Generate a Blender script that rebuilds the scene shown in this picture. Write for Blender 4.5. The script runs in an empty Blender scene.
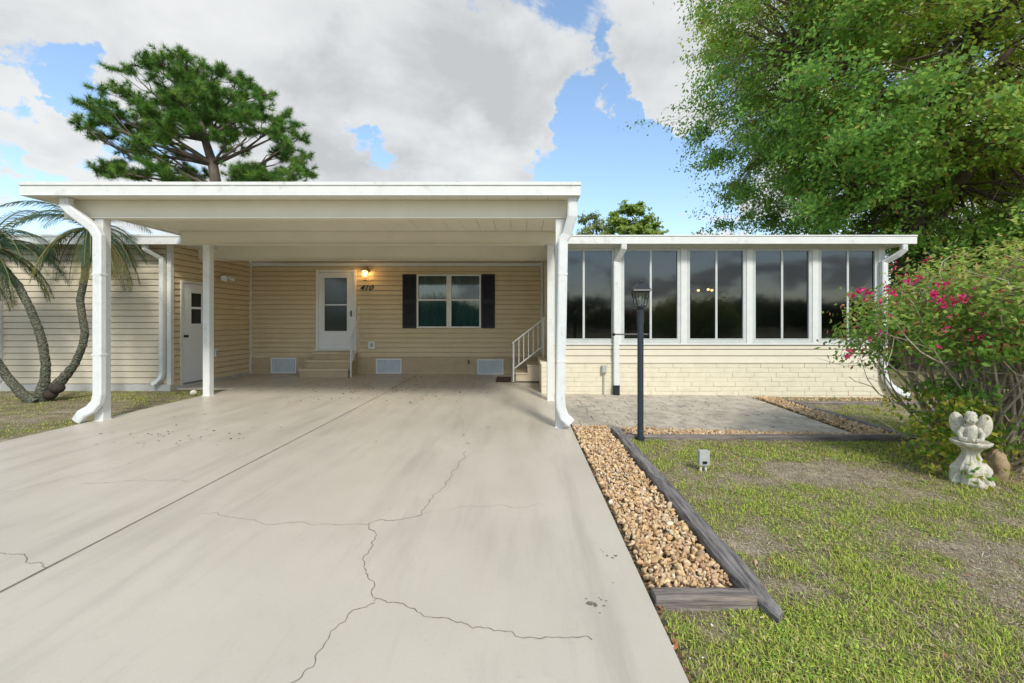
import bpy, math, random
import numpy as np
from mathutils import Vector, noise as mnoise
random.seed(7); RNG = np.random.default_rng(7)
S = bpy.context.scene
COL = S.collection
R = math.radians

# ------------------------------------------------------------------ helpers
def tag(o, label=None, cat=None, group=None, kind=None):
    if label: o['label'] = label
    if cat: o['category'] = cat
    if group: o['group'] = group
    if kind: o['kind'] = kind
    return o

def thing(name, loc, label, cat, group=None):
    o = bpy.data.objects.new(name, None); COL.objects.link(o)
    o.location = loc; o.empty_display_size = .2
    return tag(o, label, cat, group)

def wloc(p):
    v = Vector((0, 0, 0))
    while p is not None:
        v = v + Vector(p.location); p = p.parent
    return v

def link_mesh(name, V, F, m, parent=None, col=None, smooth=False, origin=None):
    V = np.asarray(V, dtype=np.float32).reshape(-1, 3)
    off = wloc(parent) if parent is not None else Vector(origin or (0, 0, 0))
    V = V - np.array(off, dtype=np.float32)
    me = bpy.data.meshes.new(name)
    if isinstance(F, np.ndarray):
        n, k = F.shape
        me.vertices.add(len(V)); me.vertices.foreach_set('co', V.ravel())
        me.loops.add(n * k); me.loops.foreach_set('vertex_index', F.astype(np.int32).ravel())
        me.polygons.add(n)
        me.polygons.foreach_set('loop_start', np.arange(0, n * k, k, dtype=np.int32))
        me.polygons.foreach_set('loop_total', np.full(n, k, dtype=np.int32))
        me.update(calc_edges=True)
    else:
        me.from_pydata([tuple(map(float, v)) for v in V], [], F); me.update()
    if col is not None:
        a = me.color_attributes.new('tint', 'FLOAT_COLOR', 'POINT')
        c = np.ones((len(V), 4), dtype=np.float32); c[:, :3] = col
        a.data.foreach_set('color', c.ravel())
    if smooth:
        me.polygons.foreach_set('use_smooth', np.ones(len(me.polygons), dtype=bool))
    if m is not None: me.materials.append(m)
    o = bpy.data.objects.new(name, me); COL.objects.link(o)
    if parent is not None: o.parent = parent
    elif origin is not None: o.location = origin
    return o

class MB:
    def __init__(s): s.v = []; s.f = []
    def add(s, vs, fs):
        b = len(s.v); s.v += [tuple(v) for v in vs]; s.f += [tuple(b + i for i in f) for f in fs]; return s
    def quad(s, a, b, c, d): return s.add([a, b, c, d], [(0, 1, 2, 3)])
    def box(s, x0, x1, y0, y1, z0, z1):
        return s.add([(x0,y0,z0),(x1,y0,z0),(x1,y1,z0),(x0,y1,z0),(x0,y0,z1),(x1,y0,z1),(x1,y1,z1),(x0,y1,z1)],
                     [(0,3,2,1),(4,5,6,7),(0,1,5,4),(1,2,6,5),(2,3,7,6),(3,0,4,7)])
    def tube(s, path, rad, n=8, cap=True, jit=0):
        P = [Vector(p) for p in path]; k = len(P)
        if not hasattr(rad, '__len__'): rad = [rad] * k
        prev = None; rings = []
        for i, p in enumerate(P):
            t = (P[min(i+1, k-1)] - P[max(i-1, 0)])
            t = t.normalized() if t.length > 1e-9 else Vector((0, 0, 1))
            if prev is None:
                u = t.orthogonal().normalized()
            else:
                u = prev - t * prev.dot(t)
                u = u.normalized() if u.length > 1e-6 else t.orthogonal().normalized()
            prev = u; w = t.cross(u)
            ring = []
            for j in range(n):
                a = 2*math.pi*j/n; r = rad[i] * (1 + (random.uniform(-jit, jit) if jit else 0))
                ring.append(p + (u*math.cos(a) + w*math.sin(a)) * r)
            rings.append(ring)
        vs = [v for r_ in rings for v in r_]; fs = []
        for i in range(k-1):
            for j in range(n):
                fs.append((i*n+j, i*n+(j+1) % n, (i+1)*n+(j+1) % n, (i+1)*n+j))
        if cap: fs.append(tuple(range(n-1, -1, -1))); fs.append(tuple((k-1)*n+j for j in range(n)))
        return s.add(vs, fs)
    def sweep(s, path, w, d, side=(0, 1, 0)):
        # rectangular duct: d along the side axis, w in the plane of the path
        P = [Vector(p) for p in path]; k = len(P); sd = Vector(side); vs = []
        for i in range(k):
            a = (P[i] - P[i-1]).normalized() if i else (P[1] - P[0]).normalized()
            b = (P[i+1] - P[i]).normalized() if i < k-1 else a
            t = (a + b).normalized(); o = t.cross(sd).normalized()
            m = 1 / max(.5, t.dot(a))
            c = .28
            for (cu, cv) in ((-1,-1+c),(-1+c,-1),(1-c,-1),(1,-1+c),(1,1-c),(1-c,1),(-1+c,1),(-1,1-c)):
                vs.append(P[i] + o*cu*w/2*m + sd*cv*d/2)
        fs = []
        for i in range(k-1):
            for j in range(8):
                fs.append((i*8+j, i*8+(j+1) % 8, (i+1)*8+(j+1) % 8, (i+1)*8+j))
        fs.append(tuple(range(7, -1, -1)))
        # open dark end: recess ring
        return s.add(vs, fs + [tuple((k-1)*8+j for j in range(8))])
    def lathe(s, c, prof, n=24, wob=None):
        vs = []; fs = []
        for i, (r, z) in enumerate(prof):
            for j in range(n):
                a = 2*math.pi*j/n; rr = r * (wob(a, z) if wob else 1)
                vs.append((c[0]+rr*math.cos(a), c[1]+rr*math.sin(a), c[2]+z))
        for i in range(len(prof)-1):
            for j in range(n):
                fs.append((i*n+j, i*n+(j+1) % n, (i+1)*n+(j+1) % n, (i+1)*n+j))
        fs.append(tuple(range(n-1, -1, -1))); fs.append(tuple((len(prof)-1)*n+j for j in range(n)))
        return s.add(vs, fs)
    def ball(s, c, r, n=12, m=8):
        if not hasattr(r, '__len__'): r = (r, r, r)
        vs = [(c[0], c[1], c[2]-r[2])]; fs = []
        for i in range(1, m):
            th = math.pi*i/m
            for j in range(n):
                a = 2*math.pi*j/n
                vs.append((c[0]+r[0]*math.sin(th)*math.cos(a), c[1]+r[1]*math.sin(th)*math.sin(a), c[2]-r[2]*math.cos(th)))
        vs.append((c[0], c[1], c[2]+r[2])); L = len(vs)-1
        for j in range(n):
            fs.append((0, 1+(j+1) % n, 1+j)); fs.append((L, L-n+j, L-n+(j+1) % n))
        for i in range(m-2):
            for j in range(n):
                fs.append((1+i*n+j, 1+i*n+(j+1) % n, 1+(i+1)*n+(j+1) % n, 1+(i+1)*n+j))
        return s.add(vs, fs)
    def build(s, name, m, parent=None, smooth=False, bevel=0, origin=None):
        o = link_mesh(name, s.v, s.f, m, parent, smooth=smooth, origin=origin)
        if bevel:
            b = o.modifiers.new('bevel', 'BEVEL'); b.width = bevel; b.segments = 2; b.limit_method = 'ANGLE'; b.angle_limit = R(40)
        return o

# ------------------------------------------------------------------ materials
def new_mat(name):
    m = bpy.data.materials.new(name); m.use_nodes = True
    nt = m.node_tree; b = nt.nodes['Principled BSDF']
    return m, nt, b, nt.nodes.new, nt.links.new

def mat(name, c1, c2=None, rough=.6, scale=3, detail=6, bump=0, bscale=40, spec=.4, metal=0, dirt=None, dscale=2, dlo=.55, dhi=.75, stretch=None, rvar=0):
    m, nt, b, N, L = new_mat(name)
    tc = N('ShaderNodeTexCoord'); src = tc.outputs['Object']
    if stretch:
        mp = N('ShaderNodeMapping'); mp.inputs['Scale'].default_value = stretch; L(src, mp.inputs['Vector']); src = mp.outputs[0]
    n = N('ShaderNodeTexNoise'); n.inputs['Scale'].default_value = scale; n.inputs['Detail'].default_value = detail; n.inputs['Roughness'].default_value = .6
    L(src, n.inputs['Vector'])
    mr = N('ShaderNodeMapRange'); mr.inputs[1].default_value = .32; mr.inputs[2].default_value = .68; L(n.outputs['Fac'], mr.inputs[0])
    mix = N('ShaderNodeMix'); mix.data_type = 'RGBA'
    mix.inputs[6].default_value = (*c1, 1); mix.inputs[7].default_value = (*(c2 or c1), 1); L(mr.outputs[0], mix.inputs[0])
    out = mix.outputs[2]
    if dirt:
        dn = N('ShaderNodeTexNoise'); dn.inputs['Scale'].default_value = dscale; dn.inputs['Detail'].default_value = 9; dn.inputs['Roughness'].default_value = .7
        L(src, dn.inputs['Vector'])
        dm = N('ShaderNodeMapRange'); dm.inputs[1].default_value = dlo; dm.inputs[2].default_value = dhi; L(dn.outputs['Fac'], dm.inputs[0])
        mx = N('ShaderNodeMix'); mx.data_type = 'RGBA'; L(dm.outputs[0], mx.inputs[0]); L(out, mx.inputs[6]); mx.inputs[7].default_value = (*dirt, 1)
        out = mx.outputs[2]
    L(out, b.inputs['Base Color'])
    b.inputs['Roughness'].default_value = rough; b.inputs['Metallic'].default_value = metal
    b.inputs['Specular IOR Level'].default_value = spec
    if rvar:
        rm = N('ShaderNodeMapRange'); rm.inputs[3].default_value = rough - rvar; rm.inputs[4].default_value = rough + rvar
        L(n.outputs['Fac'], rm.inputs[0]); L(rm.outputs[0], b.inputs['Roughness'])
    if bump:
        bn = N('ShaderNodeTexNoise'); bn.inputs['Scale'].default_value = bscale; bn.inputs['Detail'].default_value = 5; L(src, bn.inputs['Vector'])
        bp = N('ShaderNodeBump'); bp.inputs['Strength'].default_value = bump; bp.inputs['Distance'].default_value = .01
        L(bn.outputs['Fac'], bp.inputs['Height']); L(bp.outputs[0], b.inputs['Normal'])
    return m

def leaf_mat(name, trans=.35, rough=.5, spec=.3):
    m, nt, b, N, L = new_mat(name)
    at = N('ShaderNodeAttribute'); at.attribute_name = 'tint'
    L(at.outputs['Color'], b.inputs['Base Color']); b.inputs['Roughness'].default_value = rough; b.inputs['Specular IOR Level'].default_value = spec
    if trans:
        t = N('ShaderNodeBsdfTranslucent'); L(at.outputs['Color'], t.inputs['Color'])
        mx = N('ShaderNodeMixShader'); mx.inputs[0].default_value = trans
        L(b.outputs[0], mx.inputs[1]); L(t.outputs[0], mx.inputs[2]); L(mx.outputs[0], nt.nodes['Material Output'].inputs['Surface'])
    return m

def glass_mat(name, tint, refl=.5, rough=.045):
    m, nt, b, N, L = new_mat(name)
    g = N('ShaderNodeBsdfGlossy'); g.inputs['Roughness'].default_value = rough; g.inputs['Color'].default_value = (.9, .95, 1, 1)
    t = N('ShaderNodeBsdfTransparent'); t.inputs['Color'].default_value = (*tint, 1)
    fr = N('ShaderNodeFresnel'); fr.inputs['IOR'].default_value = 1.5
    ad = N('ShaderNodeMath'); ad.operation = 'MULTIPLY_ADD'; ad.inputs[1].default_value = 1.0; ad.inputs[2].default_value = refl; ad.use_clamp = True
    tc = N('ShaderNodeTexCoord'); n = N('ShaderNodeTexNoise'); n.inputs['Scale'].default_value = 1.3; n.inputs['Detail'].default_value = 2; L(tc.outputs['Object'], n.inputs['Vector'])
    bp = N('ShaderNodeBump'); bp.inputs['Strength'].default_value = .025; bp.inputs['Distance'].default_value = .02; L(n.outputs['Fac'], bp.inputs['Height']); L(bp.outputs[0], g.inputs['Normal'])
    L(fr.outputs[0], ad.inputs[0])
    mx = N('ShaderNodeMixShader'); L(ad.outputs[0], mx.inputs[0]); L(t.outputs[0], mx.inputs[1]); L(g.outputs[0], mx.inputs[2])
    L(mx.outputs[0], nt.nodes['Material Output'].inputs['Surface'])
    return m

def emit_mat(name, c, s):
    m, nt, b, N, L = new_mat(name)
    b.inputs['Emission Color'].default_value = (*c, 1); b.inputs['Emission Strength'].default_value = s; b.inputs['Base Color'].default_value = (.8, .75, .6, 1)
    return m

M = {}
M['white'] = mat('white_aluminium', (.71,.72,.69), (.65,.66,.63), .42, 6, dirt=(.36,.34,.28), dscale=3.5, dlo=.56, dhi=.88, bump=.05)
M['trim'] = mat('trim_white', (.70,.71,.68), (.64,.65,.62), .5, 5)
M['spout'] = mat('painted_downspout', (.70,.72,.71), (.62,.64,.63), .4, 8, dirt=(.3,.28,.23), dscale=6, dlo=.58, dhi=.82, bump=.05)
M['cream'] = mat('cream_metal_pans', (.76,.72,.60), (.71,.67,.55), .45, 2, dirt=(.55,.50,.38), dscale=1.5, dlo=.6, dhi=.9)
M['siding'] = mat('tan_vinyl_siding', (.66,.545,.355), (.60,.485,.305), .55, 2.2, bump=.06, bscale=30)
M['siding_shed'] = mat('beige_vinyl_siding', (.62,.55,.42), (.56,.50,.38), .55, 1.6, dirt=(.44,.40,.30), dscale=1.1, dlo=.58, dhi=.9, bump=.06, bscale=30)
M['siding_sun'] = mat('cream_vinyl_siding', (.66,.61,.48), (.61,.56,.44), .55, 2, bump=.04)
M['block'] = mat('painted_cream_block', (.72,.665,.51), (.65,.60,.455), .75, 5, dirt=(.42,.36,.24), dscale=4, dlo=.6, dhi=.85, bump=.6, bscale=22)
M['block_tan'] = mat('painted_tan_block', (.52,.41,.26), (.46,.36,.23), .75, 5, dirt=(.32,.24,.15), dscale=3, dlo=.6, dhi=.85, bump=.4, bscale=22)
M['mortar'] = mat('block_mortar', (.60,.55,.41), (.50,.45,.33), .9, 8, bump=.3)
M['shadow_gap'] = mat('dark_gap', (.05,.045,.04), None, .9)
M['door'] = mat('white_door_paint', (.74,.77,.78), (.70,.73,.74), .4, 3)
M['shutter'] = mat('navy_black_shutter', (.006,.008,.016), (.010,.012,.02), .5, 5)
M['black'] = mat('black_metal', (.012,.014,.018), (.02,.022,.028), .4, 12, bump=.05)
M['bluegrey'] = mat('slate_black_post', (.035,.045,.06), (.022,.03,.04), .42, 9, bump=.06)
M['frame'] = mat('window_frame_grey', (.55,.58,.56), (.48,.51,.49), .4, 5)
M['frame_white'] = mat('window_frame_white', (.78,.78,.74), (.72,.72,.68), .4, 5)
M['vent'] = mat('vent_blue_grey', (.56,.64,.68), (.48,.56,.60), .5, 6)
M['vent_frame'] = mat('vent_frame_white', (.74,.76,.75), None, .5)
M['curtain'] = mat('teal_curtain', (.16,.30,.28), (.10,.21,.20), .8, 4, stretch=(14,1,.6))
M['room'] = mat('dark_room', (.10,.10,.10), (.06,.06,.06), .9, 2)
M['glass'] = glass_mat('tinted_glass', (.17,.21,.23), .03)
M['glass_win'] = glass_mat('window_glass', (.50,.62,.62), .05)
M['glass_clear'] = glass_mat('lantern_glass', (.9,.92,.9), .08)
M['screen'] = glass_mat('door_screen', (.20,.24,.22), .05, .15)
M['bulb'] = emit_mat('lit_bulb', (1.0,.55,.18), 14)
M['fanlight'] = emit_mat('lit_fan_bulb', (1.0,.45,.15), 10)
M['step'] = mat('tan_step', (.68,.57,.42), (.60,.50,.36), .6, 5, dirt=(.36,.27,.17), dscale=5, dlo=.58, dhi=.85, bump=.2)
M['mat'] = mat('brown_mat', (.05,.035,.025), (.08,.055,.04), .95, 20, bump=.6, bscale=90)
M['found'] = mat('grey_foundation', (.50,.50,.47), (.40,.40,.37), .8, 4, dirt=(.28,.27,.22), dscale=4, bump=.3)
M['timber'] = mat('weathered_timber', (.27,.25,.235), (.055,.05,.045), .85, 4, 9, bump=1.0, bscale=9, stretch=(9,.7,9), dirt=(.30,.27,.25), dscale=3, dlo=.5, dhi=.7)
M['timber_x'] = mat('weathered_timber_cross', (.27,.24,.215), (.08,.07,.065), .85, 4, 9, bump=1.0, bscale=9, stretch=(.7,9,9), dirt=(.30,.22,.16), dscale=3, dlo=.5, dhi=.7)
M['bark'] = mat('bark_grey_brown', (.17,.13,.10), (.09,.07,.055), .9, 5, bump=1.0, bscale=14, stretch=(1,1,.35))
M['bark_pine'] = mat('bark_pine', (.15,.12,.095), (.07,.055,.045), .9, 5, bump=1.0, bscale=9, stretch=(1,1,.4))
M['stem'] = mat('grey_twigs', (.52,.45,.37), (.30,.24,.19), .85, 9, bump=.5, bscale=30)
M['leaf'] = leaf_mat('leaf', .55); M['needle'] = leaf_mat('needle', .3, .6); M['grass'] = leaf_mat('grass_blade', .3, .6)
M['petal'] = leaf_mat('petal', .4, .6); M['stone'] = leaf_mat('river_stone', 0, .6); M['litter'] = leaf_mat('leaf_litter', 0, .8)
M['statue'] = mat('cast_stone_white', (.66,.63,.53), (.52,.49,.39), .85, 9, dirt=(.24,.24,.17), dscale=11, dlo=.50, dhi=.74, bump=.5, bscale=60)
M['rock'] = mat('tan_rock', (.38,.28,.17), (.24,.17,.10), .9, 6, bump=1, bscale=12)
M['pvc'] = mat('grey_box', (.42,.44,.42), (.35,.37,.35), .5, 8)
M['pipe_white'] = mat('white_pipe', (.75,.75,.70), None, .5)
M['asphalt'] = mat('asphalt', (.06,.06,.06), (.04,.04,.04), .9, 20, bump=.5)
M['roof'] = mat('white_roof_coating', (.72,.73,.72), (.62,.63,.62), .7, 2)

def palm_trunk_mat():
    m, nt, b, N, L = new_mat('palm_trunk')
    tc = N('ShaderNodeTexCoord'); w = N('ShaderNodeTexVoronoi'); w.inputs['Scale'].default_value = 26
    mp = N('ShaderNodeMapping'); mp.inputs['Scale'].default_value = (1, 1, 1.7); L(tc.outputs['Object'], mp.inputs[0]); L(mp.outputs[0], w.inputs['Vector'])
    n = N('ShaderNodeTexNoise'); n.inputs['Scale'].default_value = 5; L(tc.outputs['Object'], n.inputs['Vector'])
    cr = N('ShaderNodeValToRGB'); cr.color_ramp.elements[0].position = .05; cr.color_ramp.elements[0].color = (.26,.26,.20,1)
    cr.color_ramp.elements[1].position = .6; cr.color_ramp.elements[1].color = (.07,.07,.05,1); L(w.outputs['Distance'], cr.inputs[0])
    mx = N('ShaderNodeMix'); mx.data_type = 'RGBA'; mx.blend_type = 'MULTIPLY'; mx.inputs[0].default_value = .6; L(cr.outputs[0], mx.inputs[6])
    c2 = N('ShaderNodeValToRGB'); c2.color_ramp.elements[0].position = .35; c2.color_ramp.elements[0].color = (.55,.7,.6,1); c2.color_ramp.elements[1].position = .65; c2.color_ramp.elements[1].color = (1.0,.95,.85,1); L(n.outputs[0], c2.inputs[0]); L(c2.outputs[0], mx.inputs[7])
    L(mx.outputs[2], b.inputs['Base Color']); b.inputs['Roughness'].default_value = .9
    bp = N('ShaderNodeBump'); bp.inputs['Strength'].default_value = 1; bp.inputs['Distance'].default_value = .02; bp.invert = True; L(w.outputs['Distance'], bp.inputs['Height']); L(bp.outputs[0], b.inputs['Normal'])
    return m
M['palm'] = palm_trunk_mat()

def concrete_mat():
    m, nt, b, N, L = new_mat('painted_concrete')
    tc = N('ShaderNodeTexCoord'); P = tc.outputs['Object']
    def noise(sc, det=6, rough=.6, st=None):
        src = P
        if st:
            mp = N('ShaderNodeMapping'); mp.inputs['Scale'].default_value = st; mp.inputs['Rotation'].default_value = (0, 0, R(-38)); L(P, mp.inputs[0]); src = mp.outputs[0]
        n = N('ShaderNodeTexNoise'); n.inputs['Scale'].default_value = sc; n.inputs['Detail'].default_value = det; n.inputs['Roughness'].default_value = rough; L(src, n.inputs[0]); return n.outputs[0]
    def rng(x, a, b_, c=0, d=1):
        r = N('ShaderNodeMapRange'); r.inputs[1].default_value = a; r.inputs[2].default_value = b_; r.inputs[3].default_value = c; r.inputs[4].default_value = d; L(x, r.inputs[0]); return r.outputs[0]
    def mixc(f, a, c):
        x = N('ShaderNodeMix'); x.data_type = 'RGBA'; L(f, x.inputs[0])
        if isinstance(a, tuple): x.inputs[6].default_value = (*a, 1)
        else: L(a, x.inputs[6])
        x.inputs[7].default_value = (*c, 1); return x.outputs[2]
    c = mixc(rng(noise(.55), .35, .68), (.56,.51,.42), (.485,.44,.36))
    c = mixc(rng(noise(1.2, 7, .65, (2.4, .30, 1)), .5, .78, 0, .75), c, (.36,.325,.265))
    c = mixc(rng(noise(9, 8, .7), .58, .8, 0, .35), c, (.36,.32,.26))
    c = mixc(rng(noise(60, 4, .7), .60, .72, 0, .35), c, (.30,.27,.22))
    c = mixc(rng(noise(170, 3, .6), .45, .75, 0, .22), c, (.36,.33,.27))
    c = mixc(rng(noise(.8, 9, .7, (3.6, .22, 1)), .55, .70, 0, .6), c, (.38,.335,.265))
    c = mixc(rng(noise(2.4, 9, .75), .62, .74, 0, .5), c, (.40,.33,.24))
    L(c, b.inputs['Base Color'])
    L(rng(noise(1.7, 6, .6, (1.8, .5, 1)), .3, .7, .28, .52), b.inputs['Roughness']); b.inputs['Specular IOR Level'].default_value = .45
    bp = N('ShaderNodeBump'); bp.inputs['Strength'].default_value = .12; bp.inputs['Distance'].default_value = .006; L(noise(35, 6, .7), bp.inputs['Height']); L(bp.outputs[0], b.inputs['Normal'])
    return m
M['concrete'] = concrete_mat()
M['crack'] = mat('crack_dark', (.12,.105,.085), (.22,.19,.15), .9, 9)
M['crack_soft'] = mat('crack_faint', (.32,.285,.23), (.25,.22,.17), .9, 9)
M['paver'] = mat('patio_paver', (.54,.485,.395), (.40,.355,.285), .85, 3, dirt=(.22,.20,.16), dscale=3.4, dlo=.47, dhi=.72, bump=.5, bscale=30)
M['paver_joint'] = mat('patio_joint', (.20,.18,.14), (.12,.11,.08), .95, 6)

# ------------------------------------------------------------------ terrain
def clamp(a, lo=0., hi=1.): return max(lo, min(hi, a))
def slab_z(x, y):
    u = clamp((x + 6.4) / 7.); g = clamp((13. - y) / 3.6)
    return -.1 * u * (g * g * (3 - 2 * g))
def ground_z(x, y):
    if -6.3 < x < .62 and y < 13.05: return -.32
    if x < -3: return -.035
    if x < .7: return -.035 - .1 * clamp((x + 3) / 3.7)
    return -.135 - .055 * clamp((x - .7) / 7.) + .006 * mnoise.noise(Vector((x*.8, y*.8, 0)))

def nz(x, y, s, z=0., oct=3): 
    return mnoise.fractal(Vector((x*s, y*s, z)), 1.0, 2.0, oct) 

def bare(x, y):
    # 0 green .. 1 bare thatch or sand
    v = .36 + .5 * nz(x, y, .9, 3.3) + .75 * nz(x, y, 2.6, 9.1) + .45 * nz(x, y, 8, 4.)
    for (cx, cy, rx, ry, a) in ((3.35, 5.05, .7, .4, .8), (4.0, 5.15, .6, .35, .6), (2.1, 4.65, .35, .35, .5), (2.0, 3.4, .2, .6, .15), (1.60, 3.3, .14, 1.3, .25), (1.9, 3.0, .5, .35, -.3), (3.2, 3.3, .5, .25, .35), (5.3, 4.7, 1.2, .5, .5), (1.15, 2.15, .4, .35, -.75), (1.7, 2.0, .4, .4, -.6), (2.3, 5.9, .7, .3, -.35), (4.2, 5.6, .8, .25, -.4), (-8.5, 9.2, 1.5, .4, -.3), (-8, 7.4, 1.6, 1.0, .3)):
        d = ((x-cx)/rx)**2 + ((y-cy)/ry)**2
        v += a * math.exp(-d)
    return clamp(v)

def lawn_col(x, y):
    b = bare(x, y); n = .5 + nz(x, y, 6, 1.)
    g = np.array((.19, .20, .075)); t = np.array((.36, .30, .21)); sd = np.array((.50, .44, .35))
    c = g * (1-b) + t * b
    k = clamp((b - .85) * 2.2); c = c * (1-k) + sd * k
    n2 = .5 + nz(x, y, 22, 6.); n3 = .5 + nz(x, y, 3.5, 12.)
    c = c * (.6 + .4 * clamp(n) + .3 * clamp(n2)); return c * (1 - .25 * clamp(n3)) + np.array((.10,.06,.04)) * .25 * clamp(n3)

def lawn_mat():
    m, nt, b, N, L = new_mat('lawn_soil')
    at = N('ShaderNodeAttribute'); at.attribute_name = 'tint'
    tc = N('ShaderNodeTexCoord'); n = N('ShaderNodeTexNoise'); n.inputs['Scale'].default_value = 45; n.inputs['Detail'].default_value = 8; n.inputs['Roughness'].default_value = .75; L(tc.outputs['Object'], n.inputs[0])
    r = N('ShaderNodeMapRange'); r.inputs[1].default_value = .3; r.inputs[2].default_value = .7; r.inputs[3].default_value = .45; r.inputs[4].default_value = 1.5; L(n.outputs[0], r.inputs[0])
    v = N('ShaderNodeVectorMath'); v.operation = 'SCALE'; L(at.outputs['Color'], v.inputs[0]); L(r.outputs[0], v.inputs['Scale'])
    L(v.outputs[0], b.inputs['Base Color']); b.inputs['Roughness'].default_value = .95; b.inputs['Specular IOR Level'].default_value = .1
    bp = N('ShaderNodeBump'); bp.inputs['Strength'].default_value = 1; bp.inputs['Distance'].default_value = .02; L(n.outputs[0], bp.inputs['Height']); L(bp.outputs[0], b.inputs['Normal'])
    return m
M['lawn'] = lawn_mat()

def axis(bounds):
    out = []
    for (a, b, st) in bounds: out += list(np.arange(a, b - 1e-6, st))
    out.append(bounds[-1][1]); return out
xs = axis([(-400,-60,85),(-60,-14,8),(-14,-6,.25),(-6,.6,.8),(.6,8.2,.06),(8.2,14,.5),(14,60,8),(60,400,85)])
ys = axis([(-400,-60,85),(-60,-2,6),(-2,1.4,.4),(1.4,7,.06),(7,10.4,.12),(10.4,14,.6),(14,60,6),(60,600,90)])
V = []; C = []
for y in ys:
    for x in xs:
        V.append((x, y, ground_z(x, y))); C.append(lawn_col(x, y))
nx = len(xs); F = np.array([(j*nx+i, j*nx+i+1, (j+1)*nx+i+1, (j+1)*nx+i) for j in range(len(ys)-1) for i in range(nx-1)])
g = link_mesh('ground', V, F, M['lawn'], col=np.array(C), smooth=True); tag(g, 'patchy lawn soil around the driveway and patio', kind='structure')

b = MB(); b.box(-300, 300, -17, -9.5, -.3, -.02); tag(b.build('road', M['asphalt']), 'asphalt street behind the viewpoint', kind='structure')

# driveway slab
DX0, DX1 = -6.52, .74
V = []; Fq = []
gx = list(np.linspace(DX0, DX1, 30)); gy = list(np.linspace(-9.5, 13.12, 70))
for y in gy:
    for x in gx: V.append((x, y, slab_z(x, y)))
n0 = len(gx)
for j in range(len(gy)-1):
    for i in range(n0-1): Fq.append((j*n0+i, j*n0+i+1, (j+1)*n0+i+1, (j+1)*n0+i))
def skirt(idx, flip):
    base = len(V)
    for i in idx: V.append((V[i][0], V[i][1], V[i][2]-.2))
    for k in range(len(idx)-1):
        q = (idx[k], idx[k+1], base+k+1, base+k); Fq.append(q if flip else q[::-1])
skirt([j*n0 for j in range(len(gy))], True); skirt([j*n0+n0-1 for j in range(len(gy))], False); skirt(list(range(n0)), False)
drv = link_mesh('driveway', V, Fq, M['concrete'], smooth=False); tag(drv, 'beige painted concrete driveway with a long joint and cracks', kind='structure')
b = MB(); b.box(-7.86, DX0-.006, 10.3, 13.12, -.2, .003); tag(b.build('walkway', M['concrete']), 'concrete pad beside the shed door', kind='structure')

# pixel -> driveway point (used only to read positions off the photograph)
FP, VX, VY, H = 455.1, 522.5, 322., 1.5
def on_slab(px, py):
    z = -.08
    for _ in range(6):
        Y = (H - z) * FP / (py - VY); X = (px - VX) / FP * Y; z = slab_z(X, Y)
    return X, Y
def ribbon(name, pts, w, mt, wob=.0, sub=6):
    P = [Vector((*on_slab(*p), 0)) for p in pts]; Q = []
    for a, c in zip(P[:-1], P[1:]):
        L_ = (c - a).length; k = max(2, int(L_ / .018))
        nrm = Vector((-(c-a).y, (c-a).x, 0)).normalized()
        for i in range(k):
            t = i / k; p = a.lerp(c, t)
            Q.append(p + nrm * wob * (nz(p.x, p.y, 6, 2.2, 3) + .28*nz(p.x, p.y, 26, 5.1, 3)))
    Q.append(P[-1]); vs = []; fs = []
    for i, q in enumerate(Q):
        t = (Q[min(i+1, len(Q)-1)] - Q[max(i-1, 0)]).normalized(); nn = Vector((-t.y, t.x, 0))
        ww = w * (.6 + (.8 * random.random() if wob else .4)) / 2
        for s_ in (-1, 1):
            p = q + nn * ww * s_; vs.append((p.x, p.y, slab_z(p.x, p.y) + .0025))
    for i in range(len(Q)-1): fs.append((2*i, 2*i+1, 2*i+3, 2*i+2))
    # face up
    fs = [f[::-1] for f in fs]
    return link_mesh(name, vs, fs, mt, parent=drv)
jx, _ = on_slab(221.7, 477.6)
jb = MB()
for y0 in np.arange(-9.4, 12.9, .4):
    y1 = min(y0+.4, 12.95); w = .007 + .003*random.random()
    jb.quad((jx-w, y0, slab_z(jx, y0)+.0022), (jx+w, y0, slab_z(jx, y0)+.0022), (jx+w, y1, slab_z(jx, y1)+.0022), (jx-w, y1, slab_z(jx, y1)+.0022))
jb.build('expansion_joint', M['crack'], drv)
cr = [([(466,451),(458,468),(440,490),(424,508),(421,515)], .007), ([(421,515),(396,520),(372,523),(371,545),(362,560),(368,580),(374,601)], .008),
      ([(374,601),(347,611),(333,634),(316,660),(300,676),(280,692)], .008), ([(374,601),(400,605),(430,618),(470,626),(520,634),(560,637),(592,640)], .008),
      ([(205,513),(240,519),(262,524),(320,524),(372,523)], .006), ([(421,515),(460,507),(520,506),(545,505)], .004),
      ([(0,553),(20,556),(32,563),(50,567)], .008), ([(80,484),(130,481),(190,481)], .006), ([(0,495),(60,480),(110,470),(165,450),(200,438)], .005)]
for p, w in cr: ribbon('crack', p, w*.52, M['crack'] if w > .0065 else M['crack_soft'], wob=.05)
def blotch(pts_px, name='stain'):
    vs = []; fs = []
    for (px, py, r) in pts_px:
        X, Y = on_slab(px, py); b0 = len(vs); k = 9
        vs.append((X, Y, slab_z(X, Y)+.002))
        for j in range(k):
            a = 2*math.pi*j/k; rr = r*random.uniform(.5, 1.25); vs.append((X+rr*math.cos(a), Y+rr*math.sin(a), slab_z(X, Y)+.002))
        for j in range(k): fs.append((b0, b0+1+j, b0+1+(j+1) % k))
    return link_mesh(name, vs, fs, M['crack'], parent=drv)
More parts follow.
